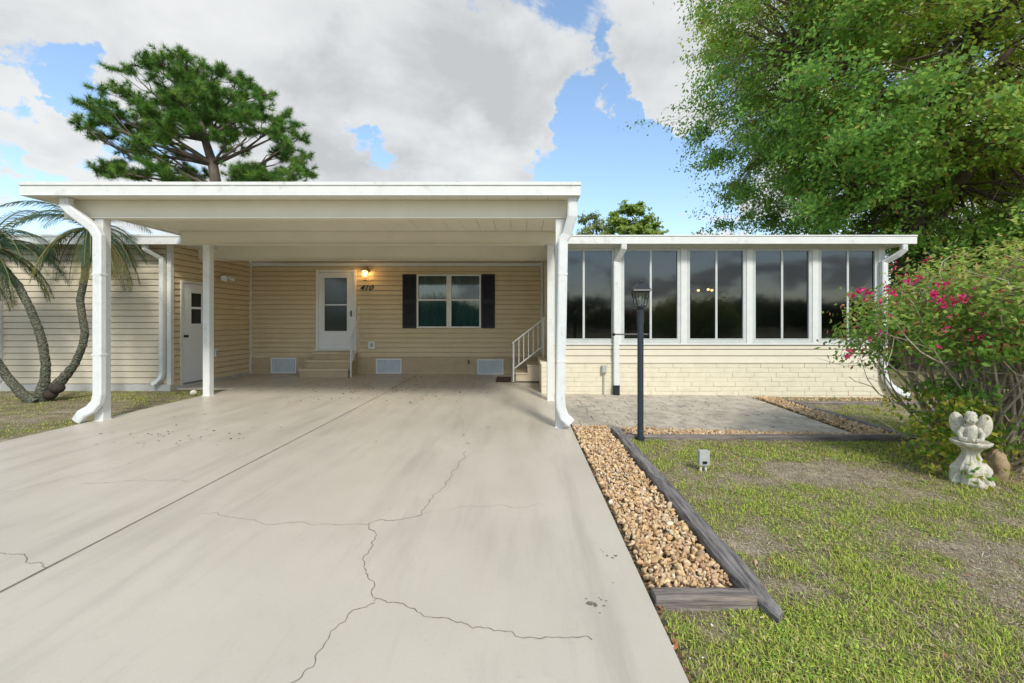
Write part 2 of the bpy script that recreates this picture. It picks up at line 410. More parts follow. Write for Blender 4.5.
blotch([(590,603,.022),(595,605,.02),(601,600,.008),(604,606,.009),(586,599,.007),(603,552,.007),(607,556,.010),(612,558,.012),(616,556,.014),(613,583,.006),(601,550,.006),(606,601,.006),(599,598,.006),(600,613,.005)])

# ------------------------------------------------------------------ patio
def patio_front(x): return 7.0 + (x - .75) * (6.52 - 7.0) / (4.85 - .75)
pz = -.105
def pz_(x): return -.10 - .05 * clamp((x-.7)/5)
b = MB()
b.add([(.76,7.02,-.125),(4.86,6.52,-.165),(5.04,10.19,-.165),(.76,10.19,-.125),(.76,7.02,-.3),(4.86,6.52,-.3),(5.04,10.19,-.3),(.76,10.19,-.3)], [(0,1,2,3),(0,4,5,1),(1,5,6,2)])
pat = b.build('patio', M['paver_joint']); tag(pat, 'weathered stone paver patio in front of the sunroom', kind='structure')
b = MB(); y = 6.4; row = 0
while y < 10.1:
    h = .42 if row % 2 else .30
    x = .765 - random.uniform(0, .4)
    while x < 5.05:
        w = random.choice((.3, .45, .6)); x0, x1 = max(x, .765), min(x + w, 4.86 + (y-6.5)*.045)
        if x1 - x0 > .05:
            y0 = max(y, patio_front((x0+x1)/2)); y1 = min(y + h, 10.17)
            if y1 - y0 > .05:
                dz = random.uniform(-.004, .004); zt = pz_((x0+x1)/2) + dz
                j = .0045
                b.box(x0+j, x1-j, y0+j, y1-j, zt-.06, zt)
        x += w
    y += h; row += 1
b.build('pavers', M['paver'], pat, bevel=.006)

# ------------------------------------------------------------------ wall builders
def siding(name, p0, p1, z0, z1, m, parent, lap=.137, depth=.020, holes=()):
    """lapped boards from p0 to p1 (looking at the face, left to right); holes = (u0,u1,z0,z1)"""
    p0 = Vector((*p0, 0)); p1 = Vector((*p1, 0)); U = (p1-p0).normalized(); Lw = (p1-p0).length
    Nn = Vector((U.y, -U.x, 0)); b = MB()
    def P(u, z, d): q = p0 + U*u + Nn*d; return (q.x, q.y, z)
    z = z0; gr = .016; gd = -.03
    while z < z1 - 1e-4:
        zt = min(z + lap - gr, z1)
        cuts = sorted({z, zt, *[h for hh in holes for h in hh[2:4] if z < h < zt]})
        for a, c in zip(cuts[:-1], cuts[1:]):
            mid = (a+c)/2; iv = [(0., Lw)]
            for (u0, u1, h0, h1) in holes:
                if h0 < mid < h1:
                    niv = []
                    for (s0, s1) in iv:
                        if u0 > s0: niv.append((s0, min(s1, u0)))
                        if u1 < s1: niv.append((max(s0, u1), s1))
                    iv = [t for t in niv if t[1]-t[0] > 1e-4]
            da = depth*(1-(a-z)/lap)+.002; dc = depth*(1-(c-z)/lap)+.002
            for (s0, s1) in iv:
                b.quad(P(s0,a,da), P(s1,a,da), P(s1,c,dc), P(s0,c,dc))
                if a == z: b.quad(P(s0,a,gd), P(s1,a,gd), P(s1,a,da), P(s0,a,da))
                if c == zt and zt + gr < z1:
                    b.quad(P(s0,c,dc), P(s1,c,dc), P(s1,c,gd), P(s0,c,gd)); b.quad(P(s0,c,gd), P(s1,c,gd), P(s1,c+gr,gd), P(s0,c+gr,gd))
        z += lap
    return b.build(name, m, parent)

def blocks(name, p0, p1, z0, z1, m, parent, bl=.49, bh=.104, th=.03, amp=.004, top_fn=None):
    p0 = Vector((*p0, 0)); p1 = Vector((*p1, 0)); U = (p1-p0).normalized(); Lw = (p1-p0).length
    Nn = Vector((U.y, -U.x, 0)); b = MB()
    def bx(u0, u1, a, c, d):
        vs = []
        for zz in (a, c):
            for (u, dd) in ((u0,0),(u1,0),(u1,d),(u0,d)):
                q = p0 + U*u + Nn*dd; vs.append((q.x, q.y, zz))
        b.add(vs, [(3,2,6,7),(0,3,7,4),(2,1,5,6),(4,7,6,5),(0,1,2,3)])
    r = 0; z = z1
    while z > z0 + .01:
        a = max(z - bh, z0); u = -(bl/2 if r % 2 else 0) - .07*(r % 3)
        while u < Lw:
            u0, u1 = max(u, 0), min(u + bl, Lw)
            if u1 - u0 > .02: bx(u0+.004, u1-.004, a+.004, z-.004, th + random.uniform(-amp, amp))
            u += bl
        z -= bh; r += 1
    o = b.build(name, m, parent, bevel=.006)
    # mortar backing
    bm = MB(); q0 = p0 + Nn*(th-.007); q1 = p1 + Nn*(th-.007)
    bm.quad((q0.x,q0.y,z0), (q1.x,q1.y,z0), (q1.x,q1.y,z1-.003), (q0.x,q0.y,z1-.003))
    bm.build('mortar', M['mortar'], o)
    return o

# ------------------------------------------------------------------ mobile home
BY = 13.1; s = FP / BY
def hx(px): return (px - VX) / s
def hz(py): return H + (VY - py) / s
home = thing('mobile_home', (-3.6, BY, 0), 'tan vinyl-sided mobile home wall with white door and shuttered double window under the carport', 'mobile home')
WX0, WX1 = -7.84, 8.3
win = (hx(417), hx(481), hz(328), hz(274.5))
dfr = (hx(316.5), hx(356.5), .72, hz(269.7))
holes = [(win[0]-WX0+.01, win[1]-WX0-.01, win[2]+.01, win[3]-.01), (dfr[0]-WX0+.02, dfr[1]-WX0-.02, dfr[2]+.01, dfr[3]-.02)]
siding('siding', (WX0, BY), (WX1, BY), .50, 3.32, M['siding'], home, holes=holes)
blocks('skirting', (WX0, BY), (.6, BY), -.05, .495, M['block_tan'], home, bl=.6, bh=.185, th=.02)
for q in ((WX0, WX0+.05, BY-.03, BY-.002, .0, 3.3), (.53, .58, BY-.04, BY-.024, .0, 3.3), (WX0+.06, .52, BY-.035, BY-.004, 3.10, 3.2)):
    b = MB(); b.box(*q); b.build('corner_trim', M['trim'], home)
# body and roof
b = MB()
b.box(WX0+.02, WX1, BY+.9, BY+6, 0, 3.3); b.build('house_body', M['siding_shed'], home)
b = MB()
b.add([(WX0-.1,BY-.02,3.36),(WX1+.2,BY-.02,3.36),(WX1+.2,BY+3,3.75),(WX0-.1,BY+3,3.75),(WX1+.2,BY+6.3,3.36),(WX0-.1,BY+6.3,3.36),
       (WX0-.1,BY-.02,3.30),(WX1+.2,BY-.02,3.30),(WX1+.2,BY+6.3,3.30),(WX0-.1,BY+6.3,3.30)],
      [(0,1,2,3),(3,2,4,5),(9,8,7,6),(0,6,7,1),(4,8,9,5),(1,7,8,4,2),(0,3,5,9,6)])
b.build('roof', M['roof'], home)
# rooms behind the openings
def niche(x0, x1, y0, y1, z0, z1, parent, name='room_interior', m=None):
    b = MB()
    b.quad((x0,y1,z0),(x1,y1,z0),(x1,y1,z1),(x0,y1,z1)); b.quad((x0,y0,z0),(x0,y1,z0),(x0,y1,z1),(x0,y0,z1))
    b.quad((x1,y1,z0),(x1,y0,z0),(x1,y0,z1),(x1,y1,z1)); b.quad((x0,y0,z0),(x1,y0,z0),(x1,y1,z0),(x0,y1,z0)); b.quad((x0,y1,z1),(x1,y1,z1),(x1,y0,z1),(x0,y0,z1))
    return b.build(name, m or M['room'], parent)
niche(win[0]-.05, win[1]+.05, BY+.03, BY+.85, win[2]-.1, win[3]+.1, home)
# window: two sashes side by side
for (a, c) in ((417, 448.3), (450, 481)):
    x0, x1 = hx(a), hx(c); z0, z1 = win[2], win[3]; fw = .045; zm = hz(300)
    b = MB()
    b.box(x0, x1, BY-.05, BY+.03, z1-fw, z1); b.box(x0, x1, BY-.055, BY+.03, z0, z0+fw)
    b.box(x0, x0+fw, BY-.05, BY+.03, z0+fw, z1-fw); b.box(x1-fw, x1, BY-.05, BY+.03, z0+fw, z1-fw); b.box(x0+fw, x1-fw, BY-.045, BY+.01, zm-.022, zm+.022)
    w = MB(); w.quad((x0+fw,BY-.012,z0+fw),(x1-fw,BY-.012,z0+fw),(x1-fw,BY-.012,z1-fw),(x0+fw,BY-.012,z1-fw))
    wo = b.build('window', M['frame_white'], home, bevel=.004); w.build('pane', M['glass_win'], wo)
    cu = MB(); k = 40
    for i in range(k):
        xa = x0 + (x1-x0)*i/k; xb = x0 + (x1-x0)*(i+1)/k
        f = lambda q: BY + .09 + .02*math.sin(q*55) + .01*math.sin(q*131)
        cu.quad((xa,f(xa),z0),(xb,f(xb),z0),(xb,f(xb),z1),(xa,f(xa),z1))
    cu.build('curtain', M['curtain'], wo)
b = MB(); b.box(hx(448.3)+.001, hx(450)-.001, BY-.03, BY-.001, win[2], win[3]); b.build('mullion', M['frame_white'], home)
for (a, c) in ((402.8, 416.6), (481.4, 495)):
    x0, x1 = hx(a), hx(c); z0, z1 = hz(328.2), hz(274.4); b = MB()
    b.box(x0, x1, BY-.03, BY-.018, z0, z1)
    for (q0, q1) in ((z0, z0+.07), (z1-.07, z1), ((z0+z1)/2-.035, (z0+z1)/2+.035)): b.box(x0+.045, x1-.045, BY-.045, BY-.03, q0, q1)
    b.box(x0, x0+.045, BY-.045, BY-.03, z0, z1); b.box(x1-.045, x1, BY-.045, BY-.03, z0, z1)
    zz = z0+.08
    while zz < z1-.08:
        if abs(zz+.02-(z0+z1)/2) > .05:
            b.add([(x0+.045,BY-.04,zz),(x1-.045,BY-.04,zz),(x1-.045,BY-.031,zz+.035),(x0+.045,BY-.031,zz+.035)], [(0,1,2,3)])
        zz += .042
    b.build('shutter', M['shutter'], home, bevel=.003)
# storm door
x0, x1, z0, z1 = dfr
b = MB(); fw = .075
b.box(x0, x0+fw, BY-.05, BY+.05, z0, z1); b.box(x1-fw, x1, BY-.05, BY+.05, z0, z1); b.box(x0+fw, x1-fw, BY-.05, BY+.05, z1-fw, z1); b.box(x0-.02, x1+.02, BY-.10, BY+.05, z0-.04, z0)
fr = b.build('door_frame', M['frame_white'], home, bevel=.005)
dx0, dx1, dz0, dz1 = x0+fw+.006, x1-fw-.006, z0+.004, z1-fw-.006
gx0, gx1, gz0, gz1 = hx(325), hx(347.5), hz(331), hz(278)
b = MB()
b.box(dx0, gx0, BY-.035, BY+.005, dz0, dz1); b.box(gx1, dx1, BY-.035, BY+.005, dz0, dz1); b.box(gx0, gx1, BY-.035, BY+.005, dz0, gz0); b.box(gx0, gx1, BY-.035, BY+.005, gz1, dz1)
b.box(gx0, gx1, BY-.038, BY, hz(305.5), hz(304.3))
b.box(gx0-.02, gx0, BY-.045, BY-.034, gz0-.02, gz1+.02); b.box(gx1, gx1+.02, BY-.045, BY-.034, gz0-.02, gz1+.02); b.box(gx0, gx1, BY-.045, BY-.034, gz1, gz1+.02); b.box(gx0, gx1, BY-.045, BY-.034, gz0-.02, gz0)
dr = b.build('storm_door', M['door'], home)
b = MB(); b.quad((gx0,BY-.015,gz0),(gx1,BY-.015,gz0),(gx1,BY-.015,gz1),(gx0,BY-.015,gz1)); b.build('pane', M['screen'], dr)
b = MB(); b.box(dx1-.07, dx1-.045, BY-.075, BY-.03, 1.68, 1.80); b.box(dx1-.075, dx1-.04, BY-.04, BY-.03, 1.65, 1.83); b.build('handle', M['black'], dr)
b = MB(); b.box(dx0, dx1, BY+.07, BY+.1, dz0, dz1); b.build('inner_door', mat('inner_door', (.20,.22,.21), (.15,.17,.16), .6), home)
# vents
for (a, c, p, q) in ((271.7, 297, 357.5, 373.2), (376.4, 402, 358.5, 373.5), (477.4, 503.6, 359, 374.3)):
    x0, x1, z0, z1 = hx(a), hx(c), hz(q), hz(p); b = MB(); f = .035
    b.box(x0, x1, BY-.05, BY-.022, z0, z0+f); b.box(x0, x1, BY-.05, BY-.022, z1-f, z1); b.box(x0, x0+f, BY-.05, BY-.022, z0+f, z1-f); b.box(x1-f, x1, BY-.05, BY-.022, z0+f, z1-f)
    v = b.build('skirt_vent', M['vent_frame'], home)
    g2 = MB(); g2.box(x0+f, x1-f, BY-.028, BY-.0235, z0+f, z1-f); k = 9
    for i in range(k):
        xa = x0+f+(x1-x0-2*f)*(i+.15)/k; g2.box(xa, xa+.042, BY-.044, BY-.029, z0+f+.002, z1-f-.002)
    g2.build('grille', M['vent'], v)
# house number
cu = bpy.data.curves.new('number', 'FONT'); cu.body = '410'; cu.size = .225; cu.shear = .45; cu.extrude = .006; cu.offset = .003; cu.space_character = 1.12
to = bpy.data.objects.new('tmp', cu); COL.objects.link(to); bpy.context.view_layer.update()
me = bpy.data.meshes.new_from_object(to.evaluated_get(bpy.context.evaluated_depsgraph_get())); COL.objects.unlink(to)
me.materials.clear(); me.materials.append(M['black'])
no = bpy.data.objects.new('house_number', me); COL.objects.link(no); no.parent = home
no.rotation_euler = (R(90), 0, 0); no.location = Vector((hx(359.8), BY-.028, hz(290.5))) - Vector(home.location)

# porch light (lit)
pl = thing('porch_light', (hx(366), BY-.02, hz(272)), 'lit warm wall lantern beside the white front door above number 410', 'wall light')
cx = hx(366.5); b = MB(); b.lathe((cx, BY-.06, hz(270.5)-.05), [(.02,0),(.075,.005),(.07,.03),(.05,.08),(.02,.11)], 16)
b.box(cx-.06, cx+.06, BY-.06, BY-.017, hz(273), hz(267)); b.build('cap', mat('brass', (.55,.36,.14), None, .35, metal=.8), pl, smooth=False)
b = MB(); zt = hz(271.5); zb = hz(280.5)
for i in range(6):
    a = i*math.pi/3; b.tube([(cx+.075*math.cos(a), BY-.13+.075*math.sin(a), zt), (cx+.05*math.cos(a), BY-.13+.05*math.sin(a), zb)], .006, 5)
b.lathe((cx, BY-.13, zt-.005), [(.085,0),(.09,.02),(.05,.07),(.012,.11)], 12); b.lathe((cx, BY-.13, zb-.02), [(.02,0),(.055,.015),(.055,.025)], 12); b.box(cx-.015, cx+.015, BY-.1, BY-.05, zt, zt+.03)
b.build('cage', mat('aged_white_metal', (.62,.52,.36), None, .4, metal=.3), pl)
b = MB(); b.ball((cx, BY-.13, zt-.10), (.035,.035,.06)); b.build('bulb', M['bulb'], pl, smooth=True)
ld = bpy.data.lights.new('porch_lamp', 'POINT'); ld.energy = 7; ld.color = (1, .58, .22); ld.shadow_soft_size = .05
lo = bpy.data.objects.new('porch_lamp_light', ld); COL.objects.link(lo); lo.location = (cx, BY-.19, zt-.02)

# wall bits
def small_box(name, x0, x1, z0, z1, d, m, label, cat, inner=None):
    t = thing(name, ((x0+x1)/2, BY, z0), label, cat)
    b = MB(); b.box(x0, x1, BY-d, BY-.016, z0, z1); b.build('cover', m, t, bevel=.006)
    if inner: 
        b = MB(); b.box(x0+(x1-x0)*.32, x1-(x1-x0)*.3, BY-d-.012, BY-d, z0+(z1-z0)*.28, z1-(z1-z0)*.25); b.build('socket', inner, t, bevel=.004)
small_box('outlet_box', hx(368.5), hx(375.5), hz(349), hz(341.3), .04, M['vent_frame'], 'white square outlet cover with grey centre low on the tan wall right of the door', 'outlet', M['pvc'])
small_box('doorbell', hx(358.3), hx(359.8), hz(311), hz(308.3), .035, M['vent_frame'], 'tiny white doorbell button right of the white front door frame', 'doorbell')
t = thing('hose_tap', (hx(469), BY, hz(362)), 'small dark hose tap on the block skirting below the shuttered window', 'tap')
b = MB(); b.tube([(hx(469), BY-.02, hz(362)), (hx(469), BY-.10, hz(362)), (hx(469), BY-.13, hz(363.3))], .017, 8); b.build('spout', M['black'], t)
b = MB(); b.lathe((hx(469), BY-.08, hz(362)+.02), [(.01,0),(.01,.03),(.04,.03),(.04,.04)], 10); b.build('handle', M['black'], t)

# front door steps
st = thing('entry_steps', (-5.4, 12.3, 0), 'three tan block steps with wide treads below the white front door', 'steps')
X0, X1 = -6.07, -4.72
for i, (ya, xa, zt_) in enumerate(((12.3, X0, .23), (12.57, X0+.06, .44), (12.83, X0+.14, .64))):
    b = MB(); b.box(xa+.03, X1-.02, ya+.03, BY-.03 if i == 2 else 12.3+.27*(i+1)+.03, 0 if i == 0 else .0, zt_-.05)
    b.build('riser', M['block_tan'], st)
    b = MB(); b.box(xa, X1, ya, (BY-.025 if i == 2 else ya+.30), zt_-.045, zt_); b.build('tread', M['step'], st, bevel=.008)
hr = thing('handrail', (-4.68, 12.33, 0), 'white slanted metal handrail on the right edge of the front door steps', 'handrail')
b = MB(); b.tube([(-4.66,12.36,-.0),(-4.66,12.36,1.0)], .024, 8); b.build('post', M['white'], hr)
b = MB(); b.tube([(-4.66,12.33,.98),(-4.66,12.97,1.66),(-4.66,13.07,1.68)], .02, 8); b.tube([(-4.66,12.36,.35),(-4.66,12.99,.95)], .014, 8); b.build('rail', M['white'], hr)
b = MB()
for k in range(1, 5):
    yy = 12.36+k*.13; b.tube([(-4.66,yy,.35+(yy-12.36)*.95),(-4.66,yy,.98+(yy-12.33)*1.05)], .010, 6)
b.build('balusters', M['white'], hr)

# ------------------------------------------------------------------ utility shed (left)
SX, SY, SXL = -7.85, 10.15, -11.62
shed = thing('utility_shed', (-9.7, SY, 0), 'beige lap-sided storage shed with white side door left of the carport', 'shed')
siding('front_siding', (SXL, SY), (SX, SY), .13, 3.3, M['siding_shed'], shed)
# side wall, faces +X : looking at it from +X, left is -Y(near)
dY0, dY1 = 10.47, 11.40
siding('side_siding', (SX, SY), (SX, 13.09), .06, 3.3, M['siding'], shed, holes=[(dY0-SY-.01, dY1-SY+.01, 0, 2.42)])
b = MB(); b.box(SX-.06, SX+.03, SY-.03, SY+.0, .1, 3.25); b.box(SX+.002, SX+.03, SY, SY+.06, .1, 3.25); b.build('corner_trim', M['trim'], shed)
b = MB(); b.box(SXL-.03, SXL+.06, SY-.03, SY+.05, .1, 3.25); b.build('corner_trim', M['trim'], shed)
b = MB(); b.box(SXL-.05, SX+.04, SY-.06, SY-.004, -.2, .115); b.box(SX-.1, SX+.035, SY+.002, 13.09, -.1, .055); b.build('foundation', M['found'], shed, bevel=.01)
b = MB(); b.box(SXL, SX-.08, SY+.08, 13.5, 0, 3.28); b.build('shed_body', M['siding_shed'], shed)
b = MB(); b.box(SXL-.4, -7.30, 9.78, 13.0, 3.26, 3.36); b.box(SXL-.4, -7.30, 9.75, 9.84, 3.17, 3.37); b.box(SXL-.4, -7.30, 9.735, 9.75, 3.33, 3.375); b.build('roof', M['white'], shed)
b = MB(); b.box(SXL-.4, -7.33, 9.845, SY+.0, 3.24, 3.255); b.build('soffit', M['cream'], shed)
fb = MB(); fb.box(SX+.0, SX+.04, dY0-.05, dY0, .06, 2.46); fb.box(SX, SX+.04, dY1, dY1+.05, .06, 2.46); fb.box(SX, SX+.04, dY0, dY1, 2.41, 2.46); fb.build('door_frame', M['trim'], shed)
z0, z1 = .09, 2.40; b = MB(); wy0, wy1 = 10.77, 11.13; wz0, wzm, wzn, wz1 = 1.46, 1.81, 1.86, 2.19
xx0, xx1 = SX-.03, SX+.012
b.box(xx0, xx1, dY0+.005, wy0, z0, z1); b.box(xx0, xx1, wy1, dY1-.005, z0, z1); b.box(xx0, xx1, wy0, wy1, z0, wz0); b.box(xx0, xx1, wy0, wy1, wz1, z1); b.box(xx0, xx1, wy0, wy1, wzm, wzn)
sd = b.build('shed_door', M['door'], shed)
b = MB(); b.quad((SX-.01,wy0,wz0),(SX-.01,wy1,wz0),(SX-.01,wy1,wz1),(SX-.01,wy0,wz1)); b.build('pane', M['black'], sd)
b = MB(); b.tube([(SX+.01,dY0+.09,1.17),(SX+.05,dY0+.09,1.17)], .014, 8); b.ball((SX+.07,dY0+.09,1.17), .032); b.tube([(SX+.01,dY0+.09,1.17),(SX+.018,dY0+.09,1.17)], .035, 12); b.build('knob', M['black'], sd, smooth=True)
b = MB(); b.sweep([(-8.18,9.86,3.18),(-8.18,9.88,3.08),(-7.97,10.07,2.9),(-7.97,10.07,.36),(-7.99,10.04,.25),(-8.09,9.98,.13)], .09, .11, (0,1,0)); b.build('downspout', M['spout'], shed)
b = MB(); b.sweep([(SXL+.02,10.07,3.1),(SXL+.02,10.07,.2)], .09, .11); b.build('downspout', M['spout'], shed)
# security light
t = thing('security_light', (SX, 11.9, 2.68), 'white twin-head floodlight high on the shed side wall right of its door', 'floodlight')
b = MB(); b.tube([(SX+.012,11.9,2.68),(SX+.05,11.9,2.68)], .06, 14); b.build('base', M['black'], t)
for dy in (-.16, .17):
    b = MB(); b.tube([(SX+.04,11.9,2.68),(SX+.10,11.9+dy*.5,2.67)], .014, 6); b.tube([(SX+.08,11.9+dy*.4,2.68),(SX+.12,11.9+dy*.75,2.66),(SX+.17,11.9+dy*1.2,2.63)], [.035,.05,.075], 14); b.build('lamp_head', M['white'], t)
b = MB(); b.tube([(SX+.06,11.9,2.62),(SX+.11,11.9,2.57)], [.03,.045], 12); b.build('sensor', M['white'], t)
t = thing('outlet_cover', (SX, 11.62, .6), 'white weatherproof outlet cover low on the shed side wall', 'outlet')
b = MB(); b.box(SX+.005, SX+.05, 11.57, 11.67, .60, .83); b.build('cover', M['vent_frame'], t, bevel=.008); b = MB(); b.box(SX+.05, SX+.065, 11.585, 11.655, .63, .78); b.build('lid', M['pvc'], t, bevel=.006)

# ------------------------------------------------------------------ sunroom
FY = 10.2; s2 = FP / FY
def sx(px): return (px - VX) / s2
def sz(py): return H + (VY - py) / s2
RX0, RX1 = .6, sx(884)
sun = thing('sunroom', (4.3, FY, -.15), 'long low sunroom with five tall dark sliding windows over a cream block base', 'sunroom')
blocks('block_base', (.42, FY), (RX1, FY), -.22, sz(363.3), M['block'], sun, top_fn=None)
b = MB(); b.box(.42, .60, FY+.012, 11.35, -.1, .565); b.box(.40, .60, FY-.02, 11.35, .57, .60); b.build('pier', M['block'], sun)
siding('siding', (RX0, FY), (RX1, FY), sz(363.3)+.03, sz(344.5), M['siding_sun'], sun, lap=.147, depth=.022)
b = MB(); b.box(.60, RX1+.01, FY-.045, FY+.02, sz(363.3)+.002, sz(362)); b.build('ledge', M['siding_sun'], sun)
zs = sz(343.2); zt = 3.19
b = MB(); b.box(RX0, RX1, FY-.05, FY+.08, zs-.035, zs); b.build('sill', M['trim'], sun, bevel=.004)
b = MB(); b.box(RX0, RX1, FY-.012, FY+.08, sz(248.5), 3.26); b.build('header', M['trim'], sun)
per = 65.6
for i in range(6):
    x = sx(549.3 + per*i) if i else RX0
    b = MB(); b.box(x, x+(.13 if i not in (0,) else .07), FY-.035, FY+.08, zs+.001, sz(248.5)-.001)
    if i == 5: 
        b = MB(); b.box(sx(877.5), RX1, FY-.035, FY+.1, zs+.001, sz(248.5)-.001)
    b.build('post', M['trim'], sun, bevel=.004)
for i in range(5):
    x0 = sx(549.3 + per*i) + .131 if i else RX0+.071; x1 = sx(549.3 + per*(i+1)) - .001 if i < 4 else sx(877.5)-.001
    z0, z1 = zs+.003, sz(248.5)-.003; f = .075; xm = (x0+x1)/2 + .0
    b = MB()
    b.box(x0, x1, FY-.02, FY+.06, z0, z0+.10); b.box(x0, x1, FY-.02, FY+.06, z1-.05, z1); b.box(x0, x0+f, FY-.02, FY+.06, z0+.10, z1-.05); b.box(x1-f, x1, FY-.02, FY+.06, z0+.10, z1-.05)
    b.box(xm-.024, xm+.024, FY-.015, FY+.04, z0+.10, z1-.05); b.box(x0+f, x1-f, FY-.028, FY-.019, z0+.085, z0+.10)
    wo = b.build('sliding_window', M['frame'], sun, bevel=.004)
    for (a, c, yy) in ((x0+f, xm-.024, FY+.004), (xm+.024, x1-f, FY+.022)):
        w = MB(); w.quad((a,yy,z0+.10),(c,yy,z0+.10),(c,yy,z1-.05),(a,yy,z1-.05)); w.build('pane', M['glass'], wo)
# roof with fascia / gutter
b = MB(); b.box(.52, 8.49, 9.86, BY-.04, 3.27, 3.36); b.build('roof', M['roof'], sun)
b = MB(); b.box(.86, 8.50, 9.80, 9.855, sz(243.5) if False else 3.185, 3.345); b.box(.86, 8.505, 9.785, 9.86, 3.346, 3.375); b.box(8.445, 8.50, 9.86, BY-.05, 3.2, 3.355); b.build('gutter', M['white'], sun, bevel=.005)
b = MB(); b.box(.62, 8.44, 9.86, BY-.1, 3.235, 3.262); b.build('soffit', M['trim'], sun)
# west wall with its dark window (faces the carport)
b = MB(); b.box(RX0, RX0+.07, FY+.09, BY-.03, .56, 1.05); b.box(RX0, RX0+.07, FY+.09, BY-.03, 3.0, 3.23); b.box(RX0, RX0+.07, FY+.09, FY+.2, 1.05, 3.0); b.box(RX0, RX0+.07, 11.35, 11.42, 1.05, 3.0); b.box(RX0, RX0+.07, 12.4, BY-.03, 1.05, 3.0)
b.build('west_wall', M['siding_shed'], sun)
b = MB(); b.quad((RX0+.02,FY+.2,1.05),(RX0+.02,FY+.2,3.0),(RX0+.02,11.35,3.0),(RX0+.02,11.35,1.05)); b.build('pane', M['glass'], sun)
b = MB(); b.box(RX0+.02, RX0+.05, 11.42, 12.4, .7, 3.0); b.build('side_door', M['door'], sun)
b = MB(); b.box(RX1-.07, RX1, FY+.1, BY-.03, -.2, 3.23); b.build('east_wall', M['siding_shed'], sun)
b = MB(); b.box(RX0+.1, RX1-.1, FY+.1, BY-.03, .3, .60); b.build('floor', M['room'], sun)
b = MB(); b.quad((RX0+.08,BY-.045,.6),(RX1-.08,BY-.045,.6),(RX1-.08,BY-.045,3.23),(RX0+.08,BY-.045,3.23)); b.build('rear_wall', M['siding'], sun)
# downspouts
b = MB(); b.sweep([(2.19,9.84,3.2),(2.19,9.86,3.08),(2.08,10.10,2.83),(2.08,10.10,.10)], .12, .09, (0,1,0)); dsp = b.build('downspout', M['spout'], sun)
b = MB(); b.sweep([(2.08,10.095,.10),(2.08,10.095,-.02),(2.08,10.095,-.135)], .14, .11, (0,1,0)); b.build('boot', M['black'], dsp)
b = MB(); b.sweep([(8.26,9.86,3.19),(8.27,9.87,3.06),(8.18,9.95,2.95),(8.03,10.11,2.82),(8.03,10.11,.42),(8.05,10.10,.25),(8.14,10.07,.08),(8.32,10.0,-.06),(8.42,9.95,-.11)], .12, .10, (0,1,0)); b.build('downspout', M['spout'], sun, smooth=False)
# fan with lit bulbs inside
t = thing('ceiling_fan', (4.6, 11.4, 3.2), 'ceiling fan with small orange lit bulbs behind the third sunroom window', 'ceiling fan')
b = MB(); b.tube([(4.6,11.4,3.23),(4.6,11.4,2.5)], .02, 8); b.lathe((4.6,11.4,2.37), [(.04,0),(.11,.03),(.11,.13),(.04,.17)], 16); b.build('motor', M['black'], t)
for i in range(5):
    a = i*2*math.pi/5+.3; c, s_ = math.cos(a), math.sin(a); b = MB()
    p = lambda r, w, z: (4.6+c*r-s_*w, 11.4+s_*r+c*w, z)
    b.add([p(.12,-.04,2.48),p(.6,-.07,2.47),p(.6,.07,2.49),p(.12,.04,2.49),p(.12,-.04,2.49),p(.6,-.07,2.48),p(.6,.07,2.50),p(.12,.04,2.50)], [(3,2,1,0),(4,5,6,7),(0,1,5,4),(1,2,6,5),(2,3,7,6)]); b.build('blade', M['shutter'], t)
for i in range(3):
    a = i*2*math.pi/3+.4; x = 4.6+.19*math.cos(a); y = 11.4+.19*math.sin(a)
    b = MB(); b.ball((x, y, 2.30), (.035,.035,.03)); b.build('bulb', M['fanlight'], t, smooth=True)
# conduit box on block wall
t = thing('meter_box', (sx(603.5), FY-.05, -.1), 'small grey outdoor outlet box on a conduit against the cream block wall', 'outlet box')
b = MB(); x = sx(603.3); b.box(x-.055, x+.055, FY-.10, FY-.035, sz(373), sz(365)); b.build('box', M['pvc'], t, bevel=.008); b = MB(); b.box(x-.04, x+.04, FY-.115, FY-.10, sz(372), sz(366)); b.build('lid', M['pvc'], t, bevel=.006)
b = MB(); b.tube([(x, FY-.06, sz(373)), (x, FY-.06, -.15)], .017, 8); b.build('conduit', M['pvc'], t)

# side steps and railing
st = thing('side_steps', (.15, 11.5, 0), 'tan block steps beside the sunroom climbing right to its side door', 'steps')
for i, (xa, zt_) in enumerate(((-.19, .21), (.11, .41), (.40, .60))):
    b = MB(); b.box(xa+.02, (.59 if i == 2 else (-.19, .11, .40)[i+1]+.02), 11.52, 12.6, 0, zt_-.045); b.build('riser', M['step'], st)
    b = MB(); b.box(xa, (.592 if i == 2 else xa+.33), 11.5, 12.62, zt_-.04, zt_); b.build('tread', M['step'], st, bevel=.008)
hr = thing('stair_railing', (-.23, 11.47, 0), 'white railing with slim balusters sloping up beside the sunroom steps', 'railing')
ry = 11.46
b = MB(); b.box(-.245, -.205, ry-.02, ry+.02, 0, .99); b.build('post', M['white'], hr)
b = MB(); b.box(.51, .545, ry-.02, ry+.02, .6, 1.62); b.build('post', M['white'], hr)
b = MB(); b.sweep([(-.26,ry,.965),(.56,ry,1.605)], .035, .045, (0,1,0)); b.build('rail', M['white'], hr)
b = MB(); b.sweep([(-.205,ry,.33),(.51,ry,.89)], .03, .035, (0,1,0)); b.build('rail', M['white'], hr)
for k in range(6):
    x = -.09 + k*.12; b = MB(); b.box(x-.009, x+.009, ry-.009, ry+.009, .34+(x+.205)*.783, .985+(x+.26)*.78-.01); b.build('baluster', M['white'], hr)
